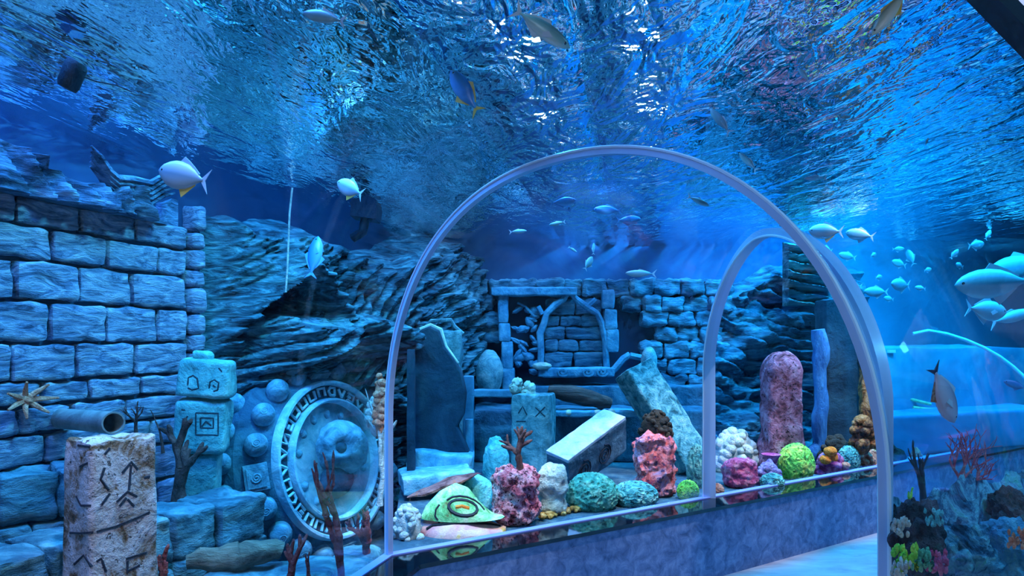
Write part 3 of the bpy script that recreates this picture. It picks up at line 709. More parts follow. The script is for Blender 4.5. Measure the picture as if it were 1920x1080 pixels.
# boulders
DOME = rock('dome_stone', [(.03, .14, .18), (.14, .36, .40), (.34, .60, .60)], 9, .7, .8)
def boulder(nm, u0, u1, v0, v1, Y, mat, label, cat='stone', amp=.08, seed=0, deep=1.0, sub=4, fn=None, freq=2.0):
    rx = (u1 - u0) / 2 * Y / F; rz = (v1 - v0) / 2 * Y / F; c = P((u0 + u1) / 2, (v0 + v1) / 2, Y)
    o = obj(nm, MB().blob((rx, rx * deep, rz), sub, amp, freq, seed, T(0, 0, rz), fn=fn), mat, M=T(c.x, c.y, c.z - rz), label=label, cat=cat); return o
boulder('dome_boulder', 893, 943, 655, 745, 6.25, DOME, 'pale domed boulder left of the carved window', 'boulder', .05, 31)
boulder('dome_boulder', 1202, 1232, 650, 706, 6.3, DOME, 'small pale domed boulder below the dark doorway', 'boulder', .05, 32)
boulder('dome_boulder', 998, 1034, 679, 694, 6.40, EGG, 'low white stone on the sill at the left foot of the carved window', 'boulder', .10, 33)
# rune pillar with rubble
GRY = rock('grey_teal_stone', [(.02, .08, .10), (.06, .20, .24), (.14, .34, .38), (.28, .48, .50)], 7, .7, .8)
Yp = 5.35; a = P(960, 880, Yp); b = P(1041, 738, Yp); t = thing('cross_pillar', 'stubby teal stone pillar carved with a dark X in the ruins', 'pillar', T((a.x + b.x) / 2, Yp, BED))
Mx = t.matrix_world @ R(-14, 'Z')
q = obj('pillar_block', MB().stone((.31, .28, b.z - BED), 380, .012, 6, .08, 16), GRY, M=Mx); keep(q, t)
pn = Mx.to_3x3() @ Vector((0, -1, 0)); pp = Mx @ Vector((0, -.146, .5))
carve(t, 'carved_cross', [[(1004, 764), (1022, 781)], [(1022, 763), (1004, 781)], [(972, 775), (980, 762), (988, 778)], [(968, 790), (986, 790)]], pp, pn, .007)
m = MB(); rr = random.Random(9)
for i in range(14): m.blob((rr.uniform(.03, .055),) * 2 + (rr.uniform(.03, .05),), 3, .3, 3, i + 60, T(a.x + rr.uniform(.02, .17), Yp + rr.uniform(-.08, .06), b.z + rr.uniform(.0, .09)))
obj('coral_rubble', m, EGG, label='pile of pale coral rubble on top of the X carved pillar', cat='coral')
# leaning pillar
SPK = rock('speckled_teal', [(.02, .09, .11), (.07, .26, .28), (.20, .46, .46), (.46, .66, .62)], 14, .9, .8, detail=9, pos=[.34, .45, .56, .72])
def beam_between(nm, A, B, w, d, mat, label, cat, seed=0, roll=0, amp=.012, up=Vector((0, -1, 0)), seg=18, rn=.1):
    z = (B - A); L = z.length; z = z.normalized(); x = up.cross(z).normalized(); y = z.cross(x)
    M = frame(x, y, z, A) @ R(roll, 'Z')
    return obj(nm, MB().stone((w, d, L), seed, amp, 7, rn, seg), mat, M=M, label=label, cat=cat)
beam_between('fallen_pillar', P(1298, 872, 5.45), P(1186, 690, 5.62), .29, .24, SPK, 'speckled teal pillar leaning diagonally against the terrace, right of the fallen slab', 'pillar', 390, 28)
# fallen spiral slab
SLB = rock('spiral_slab', [(.02, .05, .09), (.06, .12, .18), (.12, .22, .30)], 8, .6, .8); SLW = rock('slab_top', [(.30, .36, .50), (.50, .56, .70), (.68, .74, .84)], 8, .5, .8)
A_ = P(1054, 884, 4.72); B_ = P(1148, 812, 5.12); t = thing('fallen_slab', 'fallen stone slab with pale top edge and spiral carving, tilted in front of the terrace', 'slab', T(A_))
z = (B_ - A_).normalized(); L_ = (B_ - A_).length + .1; x = Vector((.25, -.9, -.40)); x = (x - z * x.dot(z)).normalized(); y = z.cross(x)
if y.z < 0: y = -y; x = -x
Mf = frame(x, y, z, A_ - z * .05)
q = obj('slab_body', MB().stone((.20, .30, L_), 395, .008, 7, .08, 16), SLB, M=Mf); keep(q, t)
q = obj('pale_edge', MB().stone((.20, .03, L_ * .98), 396, .006, 7, .2, 12), SLW, M=Mf @ T(0, .152, 0), label='pale top face'); keep(q, t)  # paler slab colour on the top face only
m = MB()
sx = 1 if x.y < 0 else -1
for c in (.17, .42):
    m.tube([(sx * .103, -.02 + .085 * (1 - k / 34) * math.cos(k * .55), c + .085 * (1 - k / 34) * math.sin(k * .55)) for k in range(31)], .006, 5)
q = obj('spiral_carving', m, RUNE, M=Mf, label='carved double spiral'); keep(q, t)
# tall broken dark slab and its props
DSL = rock('dark_slab', [(.003, .02, .04), (.008, .04, .07), (.02, .07, .10)], 4, .5, .8)
Yk = 4.95; ol = [(772, 850), (768, 700), (774, 640), (788, 618), (806, 611), (824, 620), (834, 650), (852, 674), (866, 700), (874, 738), (870, 778), (858, 800), (880, 850)]
c0 = P(820, 850, Yk); m = MB(); q = [P(u, v, Yk) - c0 for u, v in ol]
m.prism([(p.x, p.z) for p in q], 0, .12)
t = thing('broken_slab', 'tall dark broken stone slab with a rounded top standing just right of the arch foot', 'slab', T(c0))
o = keep(obj('slab_body', m, DSL, M=T(c0), smooth=False), t); bv = o.modifiers.new('bevel', 'BEVEL'); bv.width = .015; bv.segments = 2
edge = [(786, 618), (806, 610), (825, 619), (834, 650), (846, 668), (858, 682)]
m = MB(); m.tube([P(u, v, Yk) - c0 + Vector((0, .05, .004)) for u, v in edge], [.012, .014, .016, .014, .016, .008], 6); o = keep(obj('chipped_rim', m, EGG, M=T(c0), label='pale chipped rim'), t)
Yk2 = 5.25; m = MB(); c1 = P(832, 640, Yk2)
m.tube([P(u, v, Yk2) - c1 for u, v in ((800, 612), (808, 602), (846, 600), (852, 612), (868, 626))], .016, 6).tube([P(u, v, Yk2) - c1 for u, v in ((790, 620), (815, 622), (850, 622))], .012, 6)
m.stone((.30, .2, .9), 398, .02, 5, .12, 12, T(-.01, .05, -.82))
obj('ruined_block', m, GRY, M=T(c1), label='rough stone block with pale broken lip behind the dark slab', cat='stone')
POST = rock('blue_post', [(.03, .16, .26), (.06, .26, .40), (.12, .36, .52)], 5, .3, .7)
for (u0, u1, v0, v1, Y, lab) in ((873, 887, 786, 905, 5.1, 'short blue post beside the stacked slabs'), (764, 778, 655, 905, 4.75, 'dark upright post at the left edge of the broken slab')):
    a = P(u0, v1, Y); b = P(u1, v0, Y); obj('stone_post', MB().stone((b.x - a.x, .06, b.z - BED), int(u0), .004, 8, .1, 8), POST if u0 > 800 else DSL, M=T((a.x + b.x) / 2, Y, BED), label=lab, cat='post')
a = P(868, 745, 5.7); b = P(888, 705, 5.7); obj('stone_gate', MB().stone((.10, .10, b.z - BED), 402, .006, 8, .1, 8).stone((.42, .08, .07), 403, .006, 8, .2, 10, T(.25, 0, wz(745, 5.7) - BED)), POST, M=T((a.x + b.x) / 2, 5.7, BED), label='blue stone post and crossbeam below the left domed boulder', cat='stone')
SLT = rock('pale_blue_slab', [(.04, .20, .30), (.12, .40, .52), (.30, .60, .70)], 7, .6, .8)
a = P(766, 880, 5.0); b = P(884, 843, 5.0); obj('flat_slab', MB().stone((b.x - a.x, .34, b.z - a.z + .02), 404, .012, 6, .15, 14), SLT, M=T((a.x + b.x) / 2, 5.02, a.z - .02) @ R(6, 'Y'), label='upper flat blue slab stacked under the dark broken slab', cat='slab')
a = P(748, 908, 4.62); b = P(882, 872, 4.62); obj('flat_slab', MB().stone((b.x - a.x, .40, .12), 405, .012, 6, .15, 14), SLT, M=T((a.x + b.x) / 2, 4.72, BED + .055) @ R(14, 'Z') @ R(-4, 'Y'), label='lower flat blue slab lying on the bed behind the painted rock', cat='slab')
a = P(862, 905, 4.55); obj('wedge_stone', MB().prism([(-.16, 0), (.13, 0), (.06, .16), (-.06, .10)], -.12, .12), SLT, M=T(a.x - .02, 4.42, BED) @ R(10, 'Z'), label='pointed blue wedge of stone leaning on the lower flat slab', cat='stone', smooth=False)
# cliff at the right inside the arch, niche column, blue trunk
def dright(x, z):
    p = (x, 0, z); st = strata(p, 10 + 12 * fr((x, 0, 0), .6, 2), 7, 8, .7)
    return .22 + .14 * st * (.5 + .5 * max(0, min(1, (x + .3) * 3))) + .2 * fr(p, 1.3, 21) + .08 * fr(p, 4, 8) + .18 * max(0, min(1, (x - .55) * 4))
RCL = rock('right_cliff', [(.006, .04, .08), (.02, .10, .17), (.05, .22, .30), (.16, .42, .46)], 5, 1, .8, stretch=(.5, 1, 2.6), rot=(0, math.radians(-12), 0), detail=10, distort=1.2, pos=[.33, .45, .57, .72])
pr = P(1440, 640, 6.75)
sheet('wall_cliff', T(pr.x, 6.85, 0) @ R(8, 'Z'), -.85, 1.0, .4, 2.3, dright, RCL, 170, 150, kind='structure', top=lambda x: 1.98 + .3 * max(0, min(1, (x + .5) * 2)) + .08 * fr((x, 0, 0), 2, 4))
def drib(x, z): return .1 + .16 * strata((x, 0, z), 14, 11, 12, .35) + .05 * fr((x, 0, z), 3, 2)
RIB = rock('ribbed_teal', [(.01, .06, .08), (.05, .24, .26), (.20, .50, .48)], 6, .9, .8, stretch=(.4, 1, 2.6))
pr = P(1512, 560, 6.3); sheet('rock_slab', T(pr.x + .02, 6.4, 0) @ R(-20, 'Z'), -.19, .24, 1.84, 2.42, drib, RIB, 70, 80, label='ribbed pale teal rock hanging beside the right side of the large arch', cat='rock', top=lambda x: 2.46 - .2 * (x + .2))
a = P(1541, 900, 6.0); b = P(1612, 562, 6.0); obj('dark_column', MB().stone((b.x - a.x, .25, b.z - BED), 410, .02, 4, .1, 16), DSL, M=T((a.x + b.x) / 2, 6.05, BED), label='wide dark column behind the right coral row', cat='column')
a = P(1522, 900, 5.85); b = P(1550, 618, 5.85)
BLT = rock('blue_trunk_stone', [(.01, .07, .22), (.03, .16, .38), (.07, .28, .52)], 6, .9, .8, stretch=(2, 2, .5))
m = MB(); n_ = 14; m.tube([(.03 * fr((i, 0, 0), .5, 3) - (.10 if i < 2 else 0) * (2 - i) * .6, 0, (b.z - BED) * i / n_) for i in range(n_ + 1)], [.062 + .02 * fr((i, 3, 0), .8, 2) for i in range(n_ + 1)], 12)
obj('blue_trunk', m, BLT, M=T((a.x + b.x) / 2, 5.85, BED), label='bright blue gnarled trunk in front of the dark column', cat='trunk')
# reddish encrusted column
RED = rock('mauve_encrusted', [(.03, .012, .025), (.16, .05, .08), (.30, .14, .22), (.46, .34, .46)], 9, 1.0, .85, detail=9, spots=(.03, .01, .02), spot_scale=28, spot_size=.26, pos=[.30, .42, .54, .70])
a = P(1432, 900, 5.5); b = P(1497, 660, 5.5); hgt = b.z - BED
def colf(p):
    if p.z > hgt / 2 - .16: 
        k = 1 - .5 * ((p.z - (hgt / 2 - .16)) / .16) ** 2; p.x *= k; p.y *= k
    if p.z < -hgt / 2 + .32: k = 1 + .35 * ((-hgt / 2 + .32 - p.z) / .32); p.x *= k; p.y *= k
    return p
obj('encrusted_column', MB().stone((b.x - a.x, .24, hgt), 412, .018, 6, .22, 26, fn=colf), RED, M=T((a.x + b.x) / 2, 5.5, BED), label='tall mauve red encrusted column behind the green coral', cat='column')
# ------------------------------------------------------------------ corals along the ledge and soft corals
def coralline(nm, u, vb, w, h, mat, label, cat='coral', seed=0, amp=.03, top=None, Y=None, rn=.3, lean=0):
    Y = Y or bedY(vb); ww = w * Y / F; hh = h * Y / F; c = P(u, vb, Y)
    def fn(p):
        if top and p.z > 0: p.z += top(p.x / ww, p.y / ww) * hh * (p.z / (hh / 2))
        return p
    return obj(nm, MB().stone((ww, ww * .85, hh), seed, amp * 1.2, 14, rn, 26, fn=fn), mat, M=T(c.x, Y + ww * .4, BED) @ R(lean, 'Y'), label=label, cat=cat)
def C3(*a, s=12, sp=None, ss=24, sz=.3, bump=1.0, nm='', pos=None): return rock(nm, list(a), s, bump, .8, detail=8, spots=sp, spot_scale=ss, spot_size=sz, distort=.8, pos=pos)
PINKR = C3((.20, .02, .04), (.62, .12, .16), (.86, .38, .42), (.95, .68, .66), sp=(.10, .012, .03), ss=34, sz=.36, nm='pink_rock')
PURP = C3((.20, .06, .22), (.78, .10, .10), (.92, .26, .26), (.66, .36, .56), s=10, sp=(.16, .08, .24), ss=24, sz=.30, nm='red_purple_rock', pos=[.32, .42, .52, .66])
HOT = C3((.30, .02, .10), (.75, .12, .26), (.88, .40, .48), s=12, sp=(.25, .03, .10), ss=30, sz=.22, nm='hot_pink')
LILAC = C3((.14, .08, .24), (.36, .24, .50), (.62, .50, .72), s=14, nm='lilac')
GREEN = C3((.08, .40, .06), (.22, .72, .10), (.62, .85, .14), (.80, .70, .10), s=9, sp=(.05, .28, .06), ss=26, sz=.25, nm='green_brain', pos=[.34, .46, .58, .70])
ORNG = C3((.85, .12, .01), (1.0, .24, .02), (1.0, .38, .06), s=10, nm='orange')
MAG = C3((.20, .02, .14), (.50, .08, .24), (.80, .36, .46), s=12, nm='magenta')
TEALC = C3((.02, .14, .16), (.08, .38, .36), (.22, .62, .52), (.50, .75, .66), s=12, sp=(.02, .12, .16), ss=30, sz=.28, nm='teal_coral')
GRNC = C3((.03, .20, .16), (.10, .48, .34), (.36, .70, .48), s=12, sp=(.03, .14, .14), ss=30, sz=.25, nm='green_coral')
WHITE_C = C3((.28, .38, .40), (.52, .64, .62), (.78, .84, .80), s=14, nm='white_coral')
CREAM = C3((.30, .38, .36), (.50, .62, .56), (.70, .76, .66), s=16, nm='cream_cone')
PEACH = C3((.45, .10, .06), (.88, .34, .20), (1.0, .62, .42), s=16, nm='peach')
GOLD = C3((.35, .16, .04), (.72, .42, .10), (.90, .70, .30), s=16, nm='gold_rubble')
TURQ = C3((.05, .34, .38), (.12, .56, .58), (.30, .76, .74), s=8, nm='turquoise_rock')
BRN = rock('brown_soft_coral', [(.03, .012, .01), (.10, .045, .04), (.22, .10, .085)], 14, .8, .85)
RDC = rock('red_soft_coral', [(.10, .015, .02), (.26, .05, .05), (.40, .12, .10)], 14, .8, .85)
BLK = rock('black_brown_coral', [(.008, .006, .006), (.035, .028, .02), (.08, .06, .04)], 14, 1, .9)

def branch(nm, base, h, mat, label, seed, levels=4, spread=38, r0=.018, ratio=.72, kids=(2, 3), flat=.35, up=.25, cat='coral', knob=1.0, dirv=(0, 0, 1), seg=6):
    r_ = random.Random(seed); m = MB()
    def grow(p, d, L, r, lv):
        pts = [p]; dd = d.copy(); n = 4
        for i in range(n):
            dd = (dd + Vector((r_.uniform(-1, 1), r_.uniform(-1, 1) * flat, r_.uniform(-.3, 1) * .8)) * .16).normalized(); pts.append(pts[-1] + dd * L / n)
        rs = [r * (1 - .30 * i / n) * (1 + (knob - 1) * r_.random()) for i in range(n + 1)]
        if lv == 1: rs[-1] *= .55
        m.tube(pts, rs, seg)
        if lv > 1:
            for k in range(r_.choice(kids)):
                a = math.radians(r_.uniform(.35, 1) * spread) * r_.choice((-1, 1)); b = r_.uniform(-1, 1) * flat
                q = Matrix.Rotation(a, 4, 'Y') @ Matrix.Rotation(b, 4, 'X') @ dd; q = (q + Vector((0, 0, up))).normalized()
                j = r_.choice((2, 3, 4)) if k else 4
                grow(pts[j], q, L * ratio * r_.uniform(.8, 1.15), rs[j] * .82, lv - 1)
    tot = sum(ratio ** i for i in range(levels))
    grow(Vector((0, 0, 0)), Vector(dirv).normalized(), h / tot, r0, levels)
    return obj(nm, m, mat, M=T(base), label=label, cat=cat, angle=80)
def bedP(u, vb): Y = bedY(vb); return Vector(((u - 960) / F * Y, Y, BED - .01))
def clump(nm, u, vb, w, h, mat, label, n, r, seed, Y=None, cat='coral', depth=.7, z0=BED, core=None):
    r_ = random.Random(seed); Y = Y or bedY(vb); k = Y / F; m = MB(); ww, hh = w * k / 2, h * k
    m.blob((ww * .8, ww * .8 * depth, hh * .62), 3, .15, 2, seed, T(0, 0, hh * .3))
    for i in range(n):
        a = r_.uniform(0, 2 * PI); e = math.asin(r_.uniform(-.1, 1)); rad = r * r_.uniform(.7, 1.3)
        c = Vector((math.cos(a) * math.cos(e) * (ww - rad * .6), math.sin(a) * math.cos(e) * (ww - rad * .6) * depth, max(rad * .3, math.sin(e) * (hh - rad) )))
        m.blob((rad,) * 3, 2, .1, 2, i + seed, T(c))
    c = P(u, vb, Y); return obj(nm, m, mat, M=T(c.x, Y + ww * depth * .6, z0), label=label, cat=cat, angle=80)
def dome(nm, u0, u1, v0, vb, mat, label, seed=0, amp=.12, freq=4, ridge=True, Y=None, deep=.8, cat='coral', sub=5):
    Y = Y or bedY(vb); k = Y / F; rx = (u1 - u0) / 2 * k; h = (vb - v0) * k; c = P((u0 + u1) / 2, vb, Y)
    return obj(nm, MB().blob((rx, rx * deep, h * .62), sub, amp, freq, seed, T(0, 0, h * .40), ridge=ridge), mat, M=T(c.x, Y + rx * deep * .7, BED), label=label, cat=cat)

# row right behind the acrylic, from the arch foot to the right
clump('white_coral', 762, 1012, 62, 66, WHITE_C, 'white knobbly coral at the foot of the large arch, left end of the ledge row', 46, .020, 1)
# painted rock shaped like a fish head
Yc = 3.80; c0 = P(866, 1010, Yc); c0.z = BED; k = Yc / F
PB = C3((.72, .26, .26), (.85, .42, .40), (.92, .60, .50), (.95, .62, .12), s=6, bump=.4, nm='painted_pink', pos=[.34, .46, .58, .68])
PG = C3((.20, .16, .05), (.16, .50, .16), (.36, .72, .30), (.72, .80, .45), s=8, bump=.6, nm='painted_green', pos=[.36, .44, .53, .64])
INK = plain('painted_outline', (.008, .008, .01), .7)
t = thing('painted_rock', 'green and pink painted coral rock with thick black outlines, low at the ledge', 'painted rock', T(c0))
def pk(p):
    return p
def body(d):      # long nose to the right
    return 1.0
def prof(x):       # top profile, x in -1..1 -> height 0..1
    K = ((-1, .22), (-.85, .52), (-.5, .84), (-.15, 1.0), (.15, .90), (.4, .62), (.7, .36), (1, .20))
    for (a, p), (b, q) in zip(K[:-1], K[1:]):
        if x <= b: return p + (q - p) * (x - a) / (b - a)
    return .2
m = MB(); W_, H_, D_ = 80 * k, 90 * k, .13
def shell(z0, z1):
    def fn(i, j):
        x = -1 + 2 * i; a = PI * j; hgt = max(.0, prof(x))
        z = z0 + (z1 * hgt - z0) * math.sin(a) if z1 * hgt > z0 else z0
        wv = max(.05, (1 - x * x) ** .5) * D_ * (1 - (.5 * math.sin(a) ** 2 if z1 > .5 else .12 * math.sin(a) ** 3))
        return (x * W_, -math.cos(a) * wv, z * H_)
    return fn
base = MB().grid(shell(-.02, .44), 40, 22); base.v = [Vector((p.x * 1.03, p.y * 1.30, p.z)) for p in base.v]
keep(obj('lower_lip', base, PB, M=T(c0), label='pink mottled lower part'), t)
keep(obj('upper_shell', MB().grid(shell(.30, 1.0), 40, 22), PG, M=T(c0), label='green mottled upper part'), t)
def surf(u, v, off=.0):
    x = (P(u, v, Yc) - c0).x / W_; zz = (P(u, v, Yc) - c0).z / H_; x = max(-.98, min(.98, x)); hgt = max(.06, prof(x)); lo, hi = (.36, 1.0) if zz > .38 else (-.02, .42)
    s_ = max(0.02, min(.98, (zz - lo) / max(.05, hi * hgt - lo))); a = math.asin(s_); wv = max(.05, (1 - x * x) ** .5) * D_ * (1 - .45 * s_ * (hi > .5))
    return Vector((x * W_, -math.cos(a) * wv * 1.03 - off, max(lo, lo + (hi * hgt - lo) * s_) * H_))
m = MB()
eye = [(868 + 27 * math.cos(q * .42) , 952 + 15 * math.sin(q * .42) + 3 * math.cos(q * .42)) for q in range(16)]
dr = draper(*[c for c in t.children])
m = drape_tubes(dr, [eye], .0115, .004)
m.add(*(lambda q: (q.v, q.f))(drape_tubes(dr, [[(800, 992), (812, 985), (850, 981), (880, 981), (910, 982), (938, 986)]], .0105, .003)))
m.add(*(lambda q: (q.v, q.f))(drape_tubes(dr, [[(824, 946), (817, 956), (816, 968), (824, 979)], [(838, 938), (848, 932), (862, 930), (876, 932), (890, 938), (900, 946), (908, 956)]], .008, .003)))
m.v = [p - c0 for p in m.v]
keep(obj('black_outline', m, INK, M=T(c0), label='thick black painted outlines'), t)
m = drape_tubes(dr, [[(854, 951), (866, 949), (880, 953)]], .012, .006); m.v = [p - c0 for p in m.v]; keep(obj('eye_spot', m, ORNG, M=T(c0), label='orange painted spot'), t)
# plate coral across it
PLC = rock('dusky_plate', [(.05, .025, .025), (.16, .07, .07), (.30, .16, .15), (.42, .14, .06)], 9, .9, .85)
m = MB(); pA, pB = P(764, 932, 3.92), P(902, 886, 4.05); n_ = 20
def plate(i, j):
    p = pA.lerp(pB, i); w = .055 * math.sin(PI * min(1, i * 1.02 + .02)) ** .6 * (1 + .3 * fr((i * 5, 0, 0), 1, 3)); a = 2 * PI * j
    return (p.x, p.y + math.cos(a) * w * 2.0, p.z + math.sin(a) * w * .42 + .012 * fr((i * 6, 2, 0), 1, 3))
m.grid(plate, n_, 12); m.tube([P(835, 955, 4.0), P(838, 930, 3.99), P(842, 912, 3.98)], [.035, .03, .028], 8)
m.tube([Vector((P(835, 955, 4.0).x, 4.0, BED)), P(835, 955, 4.0)], [.05, .035], 8)
obj('plate_coral', m, PLC, label='dusky brown plate coral on a dark stem above the painted rock', cat='coral')
dome('turquoise_rock', 845, 930, 893, 972, TURQ, 'bright turquoise wedge of rock behind the painted rock', 3, .05, 2, False, deep=.5)
coralline('pink_rock', 967, 990, 84, 108, PINKR, 'squat pink speckled rock under the brown fingered coral', seed=4, amp=.03, rn=.35, top=lambda x, y: -.18 * max(0, x) ** 1.5)
o = branch('fingered_coral', P(975, 884, bedY(990) + .12), .26, BRN, 'dark brown fingered coral growing on the pink speckled rock', 12, 3, 55, .022, .8, (3, 4), .5, .1, knob=1.5)
dome('teal_cone', 905, 955, 818, 905, TURQ, 'teal pointed rock behind the pink speckled rock', 7, .10, 3, False, Y=5.0)
coralline('pale_cone', 1036, 975, 54, 92, CREAM, 'pale cone of coral between the pink rock and the green mounds', seed=8, amp=.02, rn=.4, Y=4.12).data.transform(Matrix.Identity(4))
o = bpy.data.objects[-1] if False else None
dome('green_mound', 1062, 1164, 893, 960, GRNC, 'low rounded green coral mound left of the bluish mound', 9, .10, 5)
dome('teal_mound', 1150, 1240, 908, 952, TEALC, 'low bluish green mound at the foot of the red coral column', 10, .10, 5)
r_ = random.Random(3)
m = MB()
for i in range(64):
    uu = r_.uniform(1012, 1118); vv = 978 - (uu - 1012) * .20 + r_.uniform(-4, 4); q = bedP(uu, vv); rad = r_.uniform(.010, .022); m.blob((rad, rad, rad * .8), 2, .2, 2, i, T(q.x, q.y + .03 + r_.uniform(0, .06), BED + rad * .5 + r_.uniform(0, .02)))
obj('coral_gravel', m, GOLD, label='strip of golden coral gravel along the glass before the pale cone', cat='gravel', kind='stuff')
coralline('red_coral_column', 1234, 934, 70, 118, PURP, 'tall red and purple speckled coral column beside the second arch', seed=13, amp=.035, rn=.25, top=lambda x, y: .05 * math.cos(x * 8) + .1 * max(0, x))
o = clump('black_coral', 1232, 812, 66, 52, BLK, 'black brown bushy coral on top of the red coral column', 60, .018, 5, Y=bedY(934) + .08, z0=P(0, 820, bedY(934) + .08).z)
dome('small_green_coral', 1272, 1314, 903, 938, GREEN, 'small green coral at the foot of the second arch', 14, .1, 5)
dome('small_orange_coral', 1334, 1360, 908, 930, PEACH, 'small peach coral just right of the second arch foot', 15, .1, 5)
dome('grey_mound', 1290, 1330, 850, 930, TEALC, 'grey teal mound hidden partly by the second arch', 16, .12, 4, Y=4.9)
coralline('pink_coral_block', 1396, 917, 56, 52, HOT, 'hot pink square coral block right of the second arch', seed=17, amp=.02, rn=.25)
clump('lilac_coral', 1446, 912, 52, 50, LILAC, 'lilac knobbly coral between the pink block and the green coral', 34, .024, 18)
dome('green_brain_coral', 1467, 1535, 835, 900, GREEN, 'round bright green and yellow brain coral on the ledge row', 19, .10, 6)
dome('teal_coral_foot', 1430, 1476, 890, 918, TEALC, 'low teal coral under the lilac coral', 20, .1, 5)
t = thing('orange_coral', 'magenta coral with bright orange lobes right of the green brain coral', 'coral', bedP(1562, 890) and T(bedP(1562, 890)))
cb = bedP(1562, 890); Yo = cb.y
keep(clump('magenta_base', 1562, 890, 64, 44, MAG, None, 30, .028, 21), t)
for i, (u, v, a, b) in enumerate(((1557, 846, 12, 9), (1548, 862, 11, 9), (1564, 858, 7, 10), (1586, 872, 8, 6))):
    p = P(u, v, Yo - .0); keep(obj('orange_lobe', MB().blob((a * Yo / F, a * Yo / F, b * Yo / F), 3, .12, 2, i), ORNG if i < 3 else PEACH, M=T(p)), t)
for o in t.children: 
    for kk in ('label', 'category'):
        if kk in o: del o[kk]
dome('grey_green_coral', 1576, 1618, 838, 882, TEALC, 'grey green dimpled coral at the right end of the row', 23, .12, 6)
clump('peach_coral', 1634, 876, 44, 36, PEACH, 'peach knobbly coral at the far right end of the row by the large arch', 26, .026, 24)
# second row
clump('bubble_coral', 1384, 865, 92, 84, WHITE_C, 'pale bubble coral bush behind the pink block', 60, .042, 30, Y=5.5)
t_ = P(1446, 856, 5.2); obj('cup_coral', MB().lathe([(.02, 0), (.025, .10), (.06, .18), (.075, .20), (.055, .19), (.0, .12)], 18), MAG, M=T(t_.x, 5.2, BED), label='purple cup coral at the foot of the mauve column', cat='coral')
clump('dark_coral', 1576, 850, 80, 60, BLK, 'dark rubble coral at the foot of the dark column', 40, .04, 31, Y=5.75)
RUST = C3((.02, .01, .01), (.10, .03, .015), (.50, .16, .04), (.70, .34, .18), s=9, nm='rust_coral', pos=[.36, .46, .56, .68])
clump('rust_coral', 1622, 838, 46, 60, RUST, 'rust orange coral growing up beside the right leg of the large arch', 30, .04, 32, Y=5.6, z0=.62)
boulder('reef_rock', 1590, 1690, 820, 900, 6.2, BLK, 'dark reef rock under the rust coral', 'rock', .2, 33)
obj('encrusted_post', MB().stone((.12, .12, 1.1), 420, .03, 6, .3, 14), RUST, M=T(P(1624, 800, 5.9).x, 5.9, BED), label='peach encrusted post behind the rust coral', cat='post')
# soft corals on the left
branch('soft_coral', Vector((P(336, 940, 3.42).x, 3.42, .68)), .46, BRN, 'brown tree like soft coral before the turquoise totem', 41, 4, 42, .030, .74, (2, 3), .5, .3, knob=1.4)
branch('soft_coral', P(255, 815, 3.3), .17, BRN, 'small brown tufted coral beside the grey pipe', 42, 4, 40, .010, .75, (2, 3), .6, .3)
branch('soft_coral', P(306, 850, 3.45), .22, BRN, 'thin brown sprig coral between the pipe and the totem', 43, 3, 20, .009, .8, (1, 2), .5, .5)
q = P(505, 900, 3.02); obj('bed_rock', MB().stone((.62, .42, .40), 480, .03, 4, .2, 22), LOWM, M=T(q.x, 3.05, LOWBED) @ R(8, 'Z'), label='low dark rock shelf under the red soft corals at the bottom', cat='rock')
obj('bed_rock', MB().stone((.24, .5, .37), 481, .03, 4, .2, 14), LOWM, M=T(-.80, 3.30, LOWBED), label='small rock at the foot of the large arch carrying red soft corals', cat='rock')
q = P(309, 900, 2.7); obj('bed_rock', MB().stone((.22, .2, .37), 482, .03, 4, .2, 12), LOWM, M=T(q.x, 2.72, LOWBED), label='rock under the spiky red coral beside the rune pillar', cat='rock')
branch('gorgonian_coral', Vector((P(640, 1080, 3.05).x, 3.05, BED - .01)), .62, RDC, 'tall dark red soft coral in front of the carved disc', 44, 5, 24, .013, .86, (1, 2, 2), .35, .9, knob=1.9)
branch('gorgonian_coral', Vector((P(688, 1060, 3.4).x, 3.4, BED - .02)), .28, RDC, 'short dark red soft coral beside the arch foot', 45, 4, 40, .016, .78, (2, 3), .4, .3, knob=1.6)
branch('gorgonian_coral', Vector((P(541, 1080, 2.92).x, 2.92, BED)), .26, RDC, 'forked dark red soft coral below the carved disc', 46, 3, 35, .016, .85, (2, 3), .35, .5, knob=1.4)
branch('gorgonian_coral', Vector((P(583, 1080, 2.9).x, 2.9, BED)), .17, RDC, 'smallest dark red soft coral below the disc, between two bigger ones', 47, 3, 30, .012, .8, (2, 2), .35, .4)
branch('gorgonian_coral', Vector((P(309, 1080, 2.7).x, 2.7, BED)), .25, RDC, 'spiky red soft coral right of the pale rune pillar', 48, 4, 22, .018, .75, (2, 3), .4, .7, knob=1.5)
m = MB(); A_ = Vector((P(350, 1068, 3.0).x, 3.0, BED + .085)); B_ = Vector((P(528, 1068, 3.15).x, 3.15, BED + .095)); n_ = 14
m.tube([A_.lerp(B_, i / n_) + Vector((0, 0, .02 * fr((i, 0, 0), .5, 2))) for i in range(n_ + 1)], [.035 + .03 * math.sin(PI * i / n_) + .012 * fr((i, 1, 0), .8, 7) for i in range(n_ + 1)], 10, squash=1.0)
obj('driftwood', m, rock('grey_driftwood', [(.05, .06, .05), (.16, .17, .13), (.30, .30, .22)], 6, .9, .85, stretch=(.4, 2, 2)), label='grey brown driftwood lying on the bed below the carved disc', cat='log')
